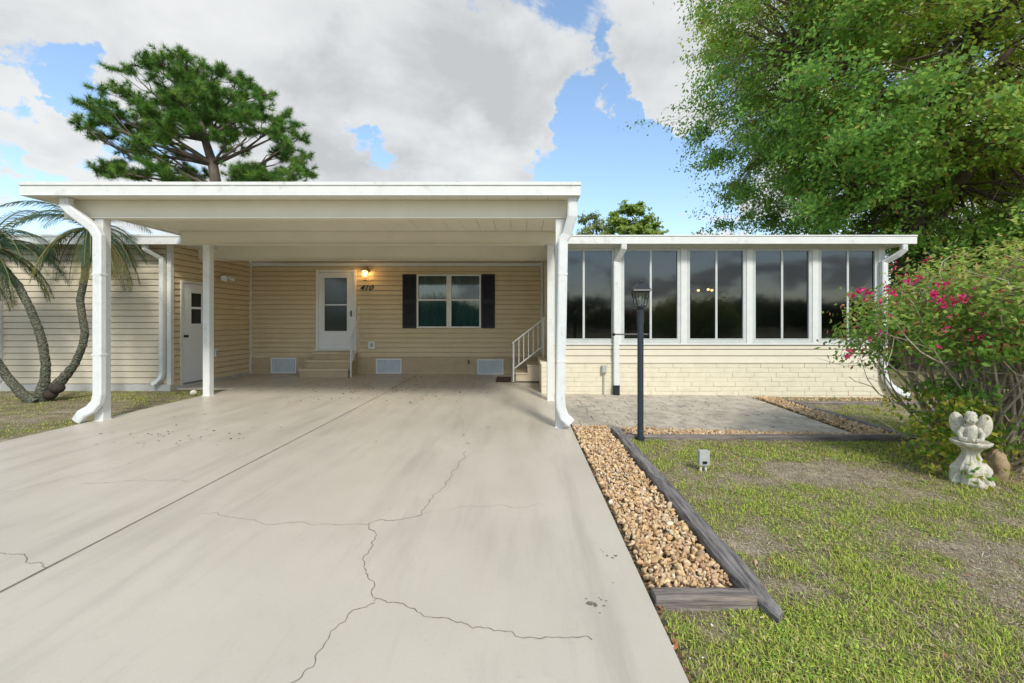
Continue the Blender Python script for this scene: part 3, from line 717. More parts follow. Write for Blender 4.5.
b = MB(); b.box(-.68, -.30, 11.55, 12.3, 0, .025); tag(b.build('door_mat', M['mat'], origin=(-.5, 11.9, 0)), 'dark brown doormat flat on the concrete left of the sunroom steps', 'doormat')

# ------------------------------------------------------------------ carport
cp = thing('carport', (-2.9, 9.8, 0), 'wide flat white aluminium carport on slim posts over the driveway', 'carport')
CX0, CX1 = -7.27, .84
b = MB(); x = CX0+.03
while x < CX1-.03:
    x1 = min(x+.305, CX1-.03); b.box(x+.003, x1-.003, 6.66, BY-.04, 3.345, 3.37); x += .305
b.build('ceiling_panel', M['cream'], cp)
b = MB(); b.box(CX0+.01, CX1-.01, 6.66, BY-.03, 3.375, 3.48); b.build('roof', M['roof'], cp)
b = MB(); b.box(CX0, CX1, 6.58, 6.65, 3.33, 3.475); b.box(CX0-.01, CX1+.01, 6.565, 6.655, 3.476, 3.525); b.box(CX0, CX1, 6.572, 6.58, 3.33, 3.345)
b.box(CX0, CX0+.05, 6.65, BY-.05, 3.33, 3.50); b.box(CX1-.05, CX1, 6.65, BY-.05, 3.33, 3.50); b.build('gutter', M['white'], cp, bevel=.004)
for (y, z0, xa, xb) in ((6.90, 3.07, -6.95, .66), (9.24, 3.07, -6.93, .66), (10.98, 2.99, -7.83, .585)):
    b = MB()
    b.box(xa, xb, y, y+.012, z0, 3.34); b.box(xa, xb, y-.035, y, z0, z0+.012); b.box(xa, xb, y-.02, y, 3.325, 3.34)
    b.box(xa, xb, y+.10, y+.112, z0, 3.34); b.box(xa, xb, y+.012, y+.10, z0+.001, z0+.011); b.build('beam', M['cream'], cp)
for (x, y) in ((-6.42, 6.96), (.57, 6.96), (-6.42, 9.30), (.57, 9.30)):
    zb = slab_z(x, y); b = MB(); w = .068
    b.box(x-w, x+w, y-w, y+w, zb-.005, 3.069)
    o = b.build('post', M['white'], cp, bevel=.006)
    b = MB(); b.box(x-w-.012, x+w+.012, y-w-.012, y+w+.012, zb-.002, zb+.012); b.build('base_plate', M['white'], o)
b = MB(); b.sweep([(-6.75,6.74,3.34),(-6.76,6.74,3.23),(-6.68,6.75,3.14),(-6.40,6.80,2.90),(-6.325,6.80,2.78),(-6.325,6.80,.42),(-6.35,6.80,.30),(-6.43,6.79,.20),(-6.55,6.78,.13),(-6.62,6.78,.03)], .135, .105); b.build('downspout', M['spout'], cp)
b = MB(); b.sweep([(.735,6.70,3.34),(.73,6.71,3.05),(.66,6.79,2.80),(.605,6.80,2.72),(.565,6.80,.36),(.575,6.80,.22),(.62,6.79,.09),(.72,6.77,.0)], .14, .105); b.build('downspout', M['spout'], cp)
for (x, z0) in ((-6.325, 2.2), (-6.325, 1.0), (.60, 2.2), (.58, .9)):
    b = MB(); xo = x + (.003 if x < 0 else 0); b.box(xo-.0705, xo+.0705, 6.744, 6.858, z0, z0+.025); b.build('strap', M['white'], cp)
for x in (-4.2, -1.15):
    b = MB(); b.box(x-.03, x+.03, 6.576, 6.5795, 3.345, 3.474); b.build('joint_cover', M['spout'], cp)
for (px) in (383, 452, 457, 519, 524):
    b = MB(); X = (px-VX)/FP*6.8; b.box(X-.02, X+.02, 6.8, 6.84, 3.48, 3.58 + .02*random.random()); b.box(X-.03, X+.05, 6.79, 6.81, 3.55, 3.58)
    b.build('roof_lump', M['black'], cp)  # small dark lumps of debris lying on the roof
# white ball, read as a plumbing cap
t = MB(); t.ball((-6.83,9.45,.03), (.065,.065,.06), 14, 10); tag(t.build('white_ball', M['statue'], smooth=True, origin=(-6.83,9.45,0)), 'small round white ball on the grass next to the left rear carport post', 'stone')

# ------------------------------------------------------------------ landscape timbers
def timber(x0, x1, y0, y1, z0, z1, m, label, rag=None, taper=False):
    along_y = (y1-y0) > (x1-x0); n = max(4, int(max(x1-x0, y1-y0)/.12)); prof = []
    vs = []; fs = []
    for i in range(n+1):
        t = i/n
        cs = [(-1,-1),(1,-1),(1,.75),(.8,1),(-.8,1),(-1,.75)]
        for (u, w) in cs:
            ju = random.uniform(-.006,.006); jw = random.uniform(-.005,.005)
            zz = z0+(w+1)/2*(z1-z0)+jw
            if rag and i == rag[0] % (n+1) : zz = z0 + (zz-z0)*rag[1]
            if taper and i < 3: u = u*(.35,.65,.88)[i] + (.75,.35,.12)[i]; zz = z0 + (zz-z0)*(.72,.85,.95)[i]
            if along_y: vs.append(((x0+x1)/2+u*(x1-x0)/2+ju, y0+t*(y1-y0)+(random.uniform(-.03,.03) if i in (0, n) else 0), zz))
            else: vs.append((x0+t*(x1-x0), (y0+y1)/2+u*(y1-y0)/2+ju, zz))
    k = 6
    for i in range(n):
        for j in range(k): fs.append((i*k+j, i*k+(j+1) % k, (i+1)*k+(j+1) % k, (i+1)*k+j))
    fs.append(tuple(range(k-1,-1,-1))); fs.append(tuple(n*k+j for j in range(k)))
    if not along_y: fs = [f[::-1] for f in fs]
    o = link_mesh('landscape_timber', vs, [f[::-1] for f in fs], m, origin=((x0+x1)/2, (y0+y1)/2, z0))
    tag(o, label, 'timber', 'weathered landscape timbers edging the beds'); return o
timber(1.285, 1.42, 2.47, 6.62, -.2, -.03, M['timber'], 'long grey weathered timber between the gravel bed and the lawn', taper=True)
timber(.76, 1.41, 2.58, 2.69, -.2, -.062, M['timber_x'], 'short split timber closing the near end of the gravel bed')
timber(1.46, 5.60, 6.33, 6.45, -.24, -.085, M['timber_x'], 'thin timber along the front of the paver patio behind the lamp post')
timber(5.42, 5.54, 6.50, 9.35, -.26, -.10, M['timber'], 'timber running back from the patio corner toward the sunroom wall')
timber(5.58, 8.1, 9.22, 9.32, -.26, -.12, M['timber_x'], 'low timber parallel to the sunroom wall at its right end')

# ------------------------------------------------------------------ stones
def ico():
    t = (1+5**.5)/2
    v = np.array([(-1,t,0),(1,t,0),(-1,-t,0),(1,-t,0),(0,-1,t),(0,1,t),(0,-1,-t),(0,1,-t),(t,0,-1),(t,0,1),(-t,0,-1),(-t,0,1)], float)
    f = [(0,11,5),(0,5,1),(0,1,7),(0,7,10),(0,10,11),(1,5,9),(5,11,4),(11,10,2),(10,7,6),(7,1,8),(3,9,4),(3,4,2),(3,2,6),(3,6,8),(3,8,9),(4,9,5),(2,4,11),(6,2,10),(8,6,7),(9,8,1)]
    v /= np.linalg.norm(v[0]); v = list(map(tuple, v)); cache = {}; nf = []
    def mid(a, b):
        k = (min(a,b), max(a,b))
        if k not in cache:
            m_ = (np.array(v[a])+np.array(v[b]))/2; m_ /= np.linalg.norm(m_); v.append(tuple(m_)); cache[k] = len(v)-1
        return cache[k]
    for (a,b,c) in f:
        x,y,z = mid(a,b), mid(b,c), mid(c,a); nf += [(a,x,z),(b,y,x),(c,z,y),(x,y,z)]
    return np.array(v), np.array(nf)
IV, IF = ico()
STC = np.array([(.52,.34,.17),(.57,.41,.23),(.46,.29,.15),(.60,.46,.29),(.62,.51,.37),(.42,.27,.16),(.55,.38,.21),(.60,.43,.22)])
def rotm(n):
    q = RNG.normal(size=(n,4)); q /= np.linalg.norm(q, axis=1)[:,None]; w,x,y,z = q.T
    return np.stack([np.stack([1-2*(y*y+z*z),2*(x*y-z*w),2*(x*z+y*w)],1), np.stack([2*(x*y+z*w),1-2*(x*x+z*z),2*(y*z-x*w)],1), np.stack([2*(x*z-y*w),2*(y*z+x*w),1-2*(x*x+y*y)],1)],1)
def stones(name, pos, rad, label, tone=1.12):
    n = len(pos); pos = np.array(pos); rad = np.array(rad)
    sc = RNG.uniform(.55, 1.35, (n,3)); sc[:,2] *= .48
    rnd = 1 + RNG.uniform(-.26, .22, (n, len(IV)))
    P = IV[None]*rnd[:,:,None]*sc[:,None,:]*rad[:,None,None]
    P = np.einsum('nij,nkj->nki', rotm(n), P) + pos[:,None,:]
    Fs = (IF[None] + (np.arange(n)*len(IV))[:,None,None]).reshape(-1,3)
    ci = STC[RNG.integers(0, len(STC), n)]*RNG.uniform(.75,1.15,(n,1))*tone
    C = np.repeat(ci, len(IV), 0) * RNG.uniform(.9,1.08,(n*len(IV),1))
    o = link_mesh(name, P.reshape(-1,3), Fs, M['stone'], col=C, smooth=False); tag(o, label, 'gravel', kind='stuff')
pos = []; rad = []
for k in range(5200):
    x = random.uniform(.77,1.265); y = random.uniform(2.72,6.95); r = random.choice((.011,.014,.017,.020,.023))
    pos.append((x,y,-.125+random.uniform(0,.055))); rad.append(r*random.uniform(.8,1.15))
stones('gravel', pos, rad, 'tan river gravel in the narrow bed beside the driveway')
pos = []; rad = []
for k in range(3600):
    if random.random() < .62:
        x = random.uniform(1.46,5.4); y = random.uniform(6.46, max(6.56, patio_front(x)+.02))
    else:
        y = random.uniform(6.5,9.9); x = random.uniform(4.9+(y-6.5)*.045, 5.42)
    pos.append((x,y,-.125-.02*(x-1.4)/4+random.uniform(0,.03))); rad.append(random.uniform(.014,.028))
for k in range(700): pos.append((random.uniform(4.95,8.3), random.uniform(9.36,10.15), -.19+random.uniform(0,.02))); rad.append(random.uniform(.012,.025))
stones('gravel_strip', pos, rad, 'mixed gravel strip around the paver patio', 1.0)

# ------------------------------------------------------------------ foliage tools
def leaves_np(cent, L, W, up=.3, cols=None, dirs=None, fold=.0):
    n = len(cent); a = RNG.normal(size=(n,3))
    nn = RNG.normal(size=(n,3)) + np.array((0,0,up*4))
    if dirs is not None: nn = RNG.normal(size=(n,3))*.55 + dirs*1.0 + np.array((0,0,.45))
    nn /= np.linalg.norm(nn, axis=1)[:,None]
    a = a - nn*np.sum(a*nn, axis=1)[:,None]
    a /= (np.linalg.norm(a, axis=1)[:,None]+1e-9)
    b = np.cross(nn, a); b /= (np.linalg.norm(b, axis=1)[:,None]+1e-9)
    L = np.asarray(L).reshape(-1,1)*np.ones((n,1)); W = np.asarray(W).reshape(-1,1)*np.ones((n,1))
    P = np.stack([cent - a*L/2, cent + b*W/2 + a*L*.08, cent + a*L/2, cent - b*W/2 + a*L*.08], 1).reshape(-1,3)
    F = np.arange(4*n).reshape(n,4)
    C = np.repeat(cols, 4, 0) if cols is not None else None
    return P, F, C
def pick(pal, n, var=.2):
    pal = np.array(pal); return pal[RNG.integers(0,len(pal),n)]*RNG.uniform(1-var,1+var,(n,1))

def bent(a, b, n=5, wob=.12, sag=0):
    a = Vector(a); b = Vector(b); L_ = (b-a).length; P = []
    o1 = Vector((random.uniform(-1,1),random.uniform(-1,1),random.uniform(-1,1)))*wob*L_; o2 = Vector((random.uniform(-1,1),random.uniform(-1,1),random.uniform(-1,1)))*wob*L_*.5
    for i in range(n+1):
        t = i/n; P.append(a.lerp(b, t) + o1*math.sin(math.pi*t) + o2*math.sin(2*math.pi*t) + Vector((0,0,sag*L_*math.sin(math.pi*t))))
    return P

# ------------------------------------------------------------------ big oak
def broad_tree(name, base, height, crown, nclump, per, leaf, pal_fn, label, cat, trunk_r=.35, fork=.3, rc=1.0, gaps=(), seed=1, group=None, bark='bark', nsub=3):
    random.seed(seed); rt = thing(name, base, label, cat, group)
    cx, cy, cz, rx, ry, rz = crown; tb = MB(); top = Vector((base[0]+.02*height, base[1], base[2]+height*fork))
    tb.tube([Vector(base)+Vector((0,0,-.2)), Vector(base)+Vector((.03,0,height*fork*.3)), Vector(base)+Vector((-.05,.03,height*fork*.7)), top], [trunk_r*1.35, trunk_r, trunk_r*.9, trunk_r*.8], 12, jit=.05)
    limbs = []; nl = 7
    for i in range(nl):
        a = 2*math.pi*i/nl+random.uniform(-.3,.3); e = random.uniform(.15,.75)
        tip = Vector((cx+rx*.55*math.cos(a)*(1-e*.4), cy+ry*.55*math.sin(a)*(1-e*.4), cz - rz*.35 + rz*1.0*e))
        P = bent(top - Vector((0,0,random.uniform(0,.5))), tip, 7, .08, .08); limbs.append(P)
        tb.tube(P, [trunk_r*.62*(1-.75*j/7) for j in range(8)], 8)
    pts = []; att = [p for P in limbs for p in P[2:]]
    k = 0
    while len(pts) < nclump and k < nclump*30:
        k += 1
        v = Vector((random.gauss(0,1),random.gauss(0,1),random.gauss(0,1))).normalized(); r = random.uniform(.12,1)**.4
        lump = 1 + .24*mnoise.noise(v*2.3+Vector((seed,0,0))) + .1*mnoise.noise(v*5+Vector((0,seed,0)))
        p = Vector((cx+v.x*rx*r*lump, cy+v.y*ry*r*lump, cz+v.z*rz*r*lump))
        if p.z < base[2]+1.0: continue
        if any((p-Vector(g_[:3])).length < g_[3] for g_ in gaps): continue
        pts.append(p)
    br = MB()
    cents = []; cl = []; dirs = []
    for p in pts:
        a = min(att, key=lambda q: (q-p).length + random.uniform(0, .8))
        P = bent(a, p, 4, .12, .05); d = (p-a).length; br.tube(P, [.02+.008*d, .018+.006*d, .015+.004*d, .012, .008], 5, cap=False)
        dr = (p-Vector((cx,cy,cz-rz*.4))).normalized()
        for s_ in range(nsub):
            q = p + Vector((random.gauss(0,1)+dr.x,random.gauss(0,1)+dr.y,random.gauss(0,.6)+dr.z*.4-.1))*rc*.55
            br.tube(bent(P[3], q, 3, .15), [.012,.009,.006,.004], 4, cap=False)
            m_ = per//nsub
            # leaves around sub-sprays
            t_ = RNG.uniform(-.15,1.15,(m_,1)); base_ = np.array(P[4])*(1-t_)+np.array(q)*t_
            c_ = base_ + RNG.normal(size=(m_,3))*np.array((.17,.17,.10))*rc
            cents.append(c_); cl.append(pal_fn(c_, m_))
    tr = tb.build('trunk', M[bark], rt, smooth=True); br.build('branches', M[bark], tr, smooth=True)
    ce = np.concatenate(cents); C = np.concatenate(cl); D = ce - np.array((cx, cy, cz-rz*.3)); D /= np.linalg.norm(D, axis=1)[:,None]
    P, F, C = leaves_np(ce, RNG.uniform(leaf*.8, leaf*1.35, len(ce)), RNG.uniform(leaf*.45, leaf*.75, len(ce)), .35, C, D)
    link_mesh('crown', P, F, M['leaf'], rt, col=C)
    return rt

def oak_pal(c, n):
    # sunlit yellow-green put into the colour toward the right and top, deeper green to the left and below
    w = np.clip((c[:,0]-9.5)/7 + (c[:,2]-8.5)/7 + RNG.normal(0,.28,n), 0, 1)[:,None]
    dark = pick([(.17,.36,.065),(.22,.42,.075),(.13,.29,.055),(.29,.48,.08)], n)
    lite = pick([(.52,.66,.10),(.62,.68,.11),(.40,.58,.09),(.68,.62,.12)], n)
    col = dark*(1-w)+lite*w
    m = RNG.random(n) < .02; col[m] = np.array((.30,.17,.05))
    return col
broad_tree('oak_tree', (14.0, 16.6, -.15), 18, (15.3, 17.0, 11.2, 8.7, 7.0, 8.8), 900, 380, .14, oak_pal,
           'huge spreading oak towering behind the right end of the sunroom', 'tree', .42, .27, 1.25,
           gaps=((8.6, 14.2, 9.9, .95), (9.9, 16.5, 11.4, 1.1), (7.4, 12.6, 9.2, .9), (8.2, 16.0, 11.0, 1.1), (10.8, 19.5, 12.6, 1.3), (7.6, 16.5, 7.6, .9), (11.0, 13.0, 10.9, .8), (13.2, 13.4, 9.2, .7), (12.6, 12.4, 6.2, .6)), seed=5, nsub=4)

def green_pal(a):
    return lambda c, n: pick(a, n)
gp1 = green_pal([(.32,.46,.10),(.38,.50,.11),(.45,.54,.14),(.24,.36,.08)])
gp2 = green_pal([(.34,.42,.18),(.40,.47,.20),(.28,.35,.15)])
broad_tree('distant_tree', (9.6, 38, -.15), 10.5, (9.1, 38, 9.1, 2.0, 1.8, 2.3), 85, 150, .26, gp1, 'bushy green treetop just above the sunroom roof near the carport corner', 'tree', .22, .5, .7, seed=11)
broad_tree('distant_tree', (6.4, 40, -.15), 9.2, (6.0, 40, 9.4, 1.3, 1.3, 1.6), 46, 80, .24, gp2, 'smaller thin grey-green treetop left of the bushy one above the sunroom roof', 'tree', .2, .5, .7, seed=12)
broad_tree('distant_tree', (11.4, 39, -.15), 9, (11.3, 39, 7.9, 1.3, 1.3, 1.3), 26, 90, .24, gp1, 'low green treetop barely above the sunroom roof right of the bushy one', 'tree', .2, .5, .6, seed=13)
# shrubs and trees behind the flowering bush
for (x, y, h, r, sd, lb) in ((16.5, 15.0, 4.6, 2.4, 21, 'dense green shrub far right behind the flowering bush'), (12.2, 17.5, 3.6, 2.0, 22, 'low green shrub right of the sunroom downspout'), (21, 17, 5.0, 3.2, 23, 'broad green shrub at the right picture edge behind the oak trunk'), (26, 25, 7.0, 5, 24, 'large green background tree beyond the right lawn')):
    broad_tree('background_shrub', (x, y, -.15), h, (x, y, h*.55, r, r, h*.5), 70, 170, .17, green_pal([(.12,.24,.05),(.18,.30,.06),(.26,.36,.09),(.30,.34,.10)]), lb, 'shrub', .12, .25, .8, seed=sd)

# ------------------------------------------------------------------ pine
def pine():
    random.seed(31); PY = 23.; sp = FP/PY
    def W(px, py, dy=0): return Vector(((px-VX)/FP*(PY+dy), PY+dy, H+(VY-py)/FP*(PY+dy)))
    base = W(224, 322); base.z = -.15
    rt = thing('pine_tree', base, 'tall dark slash pine with a broad wind-shaped crown behind the left carport roof', 'tree')
    tb = MB(); trunk = [base, W(222,260), W(214,215), W(217,190), W(213,165), W(205,140), W(200,118), W(190,95), W(182,75)]
    tb.tube(trunk, [.36,.33,.3,.27,.23,.18,.14,.09,.05], 10, jit=.04)
    tr = tb.build('trunk', M['bark_pine'], rt, smooth=True)
    # limb tips traced as points with real depth
    tips = [(203+(a_-203)*.9, 109+(b_-100)*.9, c_) for a_, b_, c_ in [(75,122,0),(82,100,-1),(85,132,1.5),(100,98,1),(84,168,-.5),(100,165,.8),(120,170,1.5),(140,160,-1),(112,78,-.5),(125,60,.5),(145,50,0),(165,44,1),(185,45,-1),(205,52,.5),(225,60,-.5),(245,72,1),(262,85,0),(270,98,-1),(255,100,1.2),(290,108,0),(305,118,-.6),(310,132,.6),(298,140,-1.2),(312,160,0),(318,175,.8),(300,172,-1),(280,178,1),(262,178,0),(285,150,.5),(240,110,-1.8),(228,85,1.8),(205,85,-1.8),(180,90,1.6),(160,75,-1.5),(150,95,1.8),(135,110,-1.5),(120,125,1),(105,125,-1),(160,125,-1.8),(180,110,-2),(140,135,1.5),(200,115,2),(235,130,-1),(255,125,1.5),(225,105,1),(170,60,0),(130,88,0),(195,66,1.2),(215,76,-.8),(245,92,.4),(110,108,.4),(92,112,.6),(150,115,.2),(170,100,.4),(240,178,-1),(215,100,0),(160,172,0),(185,175,1)]]
    br = MB(); V = []; Cc = []; cnt = 0
    tc_ = []; td = []
    for (px, py, dy) in tips:
        tip = W(px, py, dy)
        i = 2 + int(clamp((205-py)/130)*5.2); a = trunk[min(7, max(2, i-(1 if abs(px-205) > 60 else 0)))]
        if py > 150: a = trunk[3]
        P = bent(a, tip, 6, .05, -.03); br.tube(P, [.10,.085,.07,.055,.04,.03,.015], 6, cap=False)
        subs = [P[random.choice((3,4,5,6,6))] + Vector((random.gauss(0,.42),random.gauss(0,.42),random.gauss(.05,.22))) for _ in range(4)] + [P[6]]
        for q0 in subs: br.tube(bent(P[4], q0, 3, .1), [.03,.022,.016,.012], 4, cap=False)
        for s_ in range(40):
            o = subs[s_ % 5]; q = o + Vector((random.gauss(0,.21),random.gauss(0,.21),random.gauss(.04,.13)))
            br.tube(bent(o, q, 2, .1), [.02,.014,.008], 4, cap=False)
            d = (q-o).normalized()
            for w in range(2):
                tc_.append(tuple(q - d*.16*w)); td.append(tuple((d+Vector((0,0,.35))).normalized()))
    br.build('branches', M['bark_pine'], tr, smooth=True)
    tc_ = np.array(tc_); td = np.array(td); k = 46; n = len(tc_)*k
    c = np.repeat(tc_, k, 0); d = np.repeat(td, k, 0)*.55 + RNG.normal(size=(n,3))*.55
    d /= np.linalg.norm(d, axis=1)[:,None]; Ln = RNG.uniform(.20,.38,(n,1)); side = np.cross(d, RNG.normal(size=(n,3))); side /= np.linalg.norm(side,axis=1)[:,None]
    w = .0095
    P = np.stack([c - side*w, c + side*w, c + d*Ln], 1).reshape(-1,3); F = np.arange(3*n).reshape(n,3)
    tcol = pick([(.085,.21,.03),(.13,.28,.04),(.06,.15,.028),(.19,.32,.05)], len(tc_), .25)
    C = np.repeat(np.repeat(tcol, k, 0)*RNG.uniform(.8,1.2,(n,1)), 3, 0)
    link_mesh('crown', P, F, M['needle'], rt, col=C)
pine()

# ------------------------------------------------------------------ palms
def palm():
    random.seed(41); PY = 8.75; 
    def W(px, py, dy=0): return Vector(((px-VX)/FP*(PY+dy), PY+dy, H+(VY-py)/FP*(PY+dy)))
    rt = thing('date_palm', (-9.1, 8.7, -.03), 'clump of curved-trunk date palms in the grass in front of the beige shed', 'palm')
    trunks = [([W(40,402),W(42,392),W(45,380),W(46,365),W(43,345),W(38,328),W(30,308),W(18,285),W(0,264),W(-14,248)], (.14,.15,.115,.10,.10,.098,.095,.09,.085,.08)),
              ([W(46,400,.1),W(52,390,.1),W(62,380,.1),W(75,364,.1),W(83,345,.1),W(85,332,.1),W(82,315,.1),W(80,300,.1),W(85,275,.1),W(88,250,.1),W(90,228,.1)], (.15,.16,.13,.095,.09,.09,.088,.085,.085,.09,.10)),
              ([W(36,403,-.1),W(22,394,-.1),W(8,378,-.1),W(-8,355,-.2),W(-30,320,-.3),W(-60,250,-.4)], (.14,.12,.105,.10,.095,.085))]
    heads = []
    for P, r in trunks:
        Q = []; rr = []
        for i in range(len(P)-1):
            for j in range(6):
                t = j/6; Q.append(P[i].lerp(P[i+1], t)); q = r[i]*(1-t)+r[i+1]*t; rr.append(.66*q*(1.0 if j % 2 else 1.09))
        Q.append(P[-1]); rr.append(r[-1])
        b = MB(); b.tube(Q, rr, 12, jit=.05); b.build('trunk', M['palm'], rt)
        heads.append(P[-1])
    b = MB()
    for (px, py, r) in ((57,388,.13),(42,397,.11),(50,394,.13),(32,399,.09)):
        p = W(px, py, .05); b.ball(p, (r,r*.9,r*.8), 14, 10)
    o = b.build('root_boss', mat('root_boss', (.06,.045,.035), (.03,.025,.02), .95, 12, bump=1, bscale=25), rt, smooth=True)
    for hi, hd in enumerate(heads):
        V = []; F = []; C = []; rb = MB(); nfr = 34 if hi != 2 else 18
        for f in range(nfr):
            a = random.uniform(0, 2*math.pi); el = random.uniform(-.3, 1.25); Lf = random.uniform(1.1, 1.5)
            if hi == 0 and f < 6: a = random.uniform(-.5,.6); el = random.uniform(.5,1.1); Lf = 1.7
            old = el < -.05
            d = Vector((math.cos(a)*math.cos(el), math.sin(a)*math.cos(el), math.sin(el))); P = [hd]; dd = d.copy(); n = 12
            for i in range(n):
                dd = (dd + Vector((0,0,-.095-.10*math.cos(el)))).normalized(); P.append(P[-1] + dd*Lf/n)
            rb.tube(P, [.014*(1-i/(n+1))+.003 for i in range(n+1)], 5, cap=False)
            base = np.array((.035,.085,.045))*random.uniform(.8,1.35) if not old else np.array((.22,.20,.05))*random.uniform(.7,1.1)
            if hi == 0 and random.random() < .2: base = np.array((.20,.21,.05))
            for i in range(2, 60):
                t = i/60; q = t*n; j = min(n-1, int(q)); p = P[j].lerp(P[j+1], q-j); tg = (P[j+1]-P[j]).normalized()
                sd = tg.cross(Vector((0,0,1))); sd = sd.normalized() if sd.length > .05 else Vector((1,0,0)); up = sd.cross(tg)
                ll = .30*math.sin(math.pi*(.12+.85*t))**.6
                for s_ in (-1, 1):
                    dv = (tg*.75 + sd*s_*.8 + up*random.uniform(-.1,.25) + Vector((0,0,-.25))).normalized()
                    e1 = p + dv*ll*.5; e2 = p + (dv+Vector((0,0,-.25))).normalized()*ll; wv = dv.cross(up).normalized() if dv.cross(up).length > .01 else tg
                    wv = (tg*.9+up*.2).normalized()*.0040
                    k = len(V); V += [tuple(p-wv), tuple(p+wv), tuple(e1+wv*1.3), tuple(e1-wv*1.3), tuple(e2)]
                    F += [(k,k+1,k+2,k+3),(k+3,k+2,k+4)]; cc = base*random.uniform(.8,1.2); C += [cc]*5
        fo = link_mesh('fronds', V, F, M['needle'], rt, col=np.array(C)); rb.build('frond_ribs', mat('frond_rib', (.16,.17,.06), None, .6), fo)
palm()

# ------------------------------------------------------------------ bougainvillea
def bush():
    random.seed(51); bx_, by_ = 5.55, 5.35
    rt = thing('bougainvillea', (bx_, by_, -.17), 'sprawling bougainvillea bush with tangled bare stems and magenta blooms', 'shrub')
    sb = MB(); tips = []; mids = []
    for i in range(120):
        a = random.uniform(0, 2*math.pi); r0 = random.uniform(0,.38)
        p0 = Vector((bx_+r0*math.cos(a)*1.2, by_+r0*math.sin(a), -.19))
        a2 = a + random.uniform(-.9,.9); R_ = random.uniform(.4,1.5)
        zt_ = 2.3 - .52*(R_/1.4)**2 + random.uniform(-.5,.1)
        p1 = Vector((bx_+.12+R_*1.22*math.cos(a2), by_+R_*.95*math.sin(a2), max(.75, zt_)))
        P = bent(p0, p1, 8, .14, .06); r = random.uniform(.010,.026)
        sb.tube(P, [r*(1-.8*k/8) for k in range(9)], 5, cap=False); tips.append(p1); mids += P[3:8]
    for i in range(330):
        p = random.choice(mids); q = p + Vector((random.gauss(0,.3),random.gauss(0,.3),random.gauss(.1,.25)))
        sb.tube(bent(p, q, 4, .2), [.007,.006,.005,.004,.003], 4, cap=False)
        if q.z > 1.2: tips.append(q)
    for i in range(130):   # low bare twig tangle
        a = random.uniform(0, 2*math.pi); p = Vector((bx_+random.gauss(.05,.38), by_+random.gauss(-.05,.3), random.uniform(.05,1.0))); q = p+Vector((random.gauss(.05,.28),random.gauss(.05,.22),random.gauss(.1,.3)))
        sb.tube(bent(p, q, 6, .2), [.008,.007,.006,.006,.005,.004,.003], 4, cap=False)
    sb.build('stems', M['stem'], rt, smooth=True)
    ce = []; 
    def canopy(n, zlo):
        out = []
        while len(out) < n:
            v = Vector((random.gauss(0,1),random.gauss(0,1),random.gauss(0,1))).normalized(); r = random.uniform(.55,1.0)
            lp = 1+.26*mnoise.noise(v*2.2)+.14*mnoise.noise(v*6)
            p = Vector((bx_+.1+v.x*1.62*r*lp, by_+v.y*1.25*r*lp, 1.38+v.z*.92*r*lp))
            if p.z < zlo + .25*mnoise.noise(Vector((p.x*2,p.y*2,0))): continue
            out.append(p)
        return out
    cl = canopy(330, 1.05) + [t for t in tips]
    for p in cl: 
        m_ = random.randint(24, 40); ce.append(np.array(p)+RNG.normal(size=(m_,3))*np.array((.10,.10,.075)))
    for i in range(75):
        p = np.array((bx_-.70+random.gauss(0,.24), by_-.25+random.gauss(0,.22), random.uniform(-.1,.75))); ce.append(p+RNG.normal(size=(26,3))*.07)
    for i in range(14):
        p = np.array((bx_+.75+random.gauss(0,.2), by_-.2+random.gauss(0,.25), random.uniform(.2,.8))); ce.append(p+RNG.normal(size=(20,3))*.07)
    ce = np.concatenate(ce); n = len(ce)
    w = np.clip((ce[:,2]-1.1)/1.2 + RNG.normal(0,.3,n), 0, 1)[:,None]  # sunlight on the bush top put into the leaf colour, paler with height
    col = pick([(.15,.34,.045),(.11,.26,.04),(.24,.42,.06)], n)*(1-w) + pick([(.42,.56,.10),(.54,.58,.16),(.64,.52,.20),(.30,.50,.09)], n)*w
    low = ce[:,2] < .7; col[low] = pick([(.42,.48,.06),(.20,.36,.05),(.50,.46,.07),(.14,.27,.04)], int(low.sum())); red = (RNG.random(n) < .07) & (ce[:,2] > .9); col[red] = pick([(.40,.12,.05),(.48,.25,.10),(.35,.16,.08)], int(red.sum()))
    D = ce - np.array((bx_, by_, .9)); D /= np.linalg.norm(D, axis=1)[:,None]
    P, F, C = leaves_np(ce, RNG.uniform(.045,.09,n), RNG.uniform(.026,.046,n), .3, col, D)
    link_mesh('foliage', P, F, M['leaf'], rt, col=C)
    # blooms, read off the photograph, set on the near side of the canopy
    fc = []
    for (px, py, k) in ((860,290,10),(868,293,9),(852,296,5),(908,282,7),(918,279,7),(935,294,14),(940,300,12),(955,302,12),(963,298,8),(943,307,9),(885,286,4),(866,300,5),(893,292,4),(850,352,6),(846,355,5),(1003,343,9),(1000,350,8),(990,348,5),(1010,352,6),(925,262,3),(880,302,4),(975,290,4),(903,330,3),*[(random.uniform(868,1015), random.uniform(262,345), random.choice((1,2,2,3))) for _ in range(26)]):
        dist = 4.35 + (abs(px-940)/100)*.55 + random.uniform(0,.12); c0 = np.array(((px-VX)/FP*dist, dist, H+(VY-py)/FP*dist)); fc = c0+RNG.normal(size=(int(k*1.6)+2,3))*.02; n = len(fc)
        P, F, C = leaves_np(fc, RNG.uniform(.028,.042,n), RNG.uniform(.022,.032,n), .0, pick([(.70,.04,.20),(.62,.02,.14),(.75,.08,.28),(.50,.02,.08)], n))
        link_mesh('bloom_cluster', P, F, M['petal'], rt, col=C)
bush()

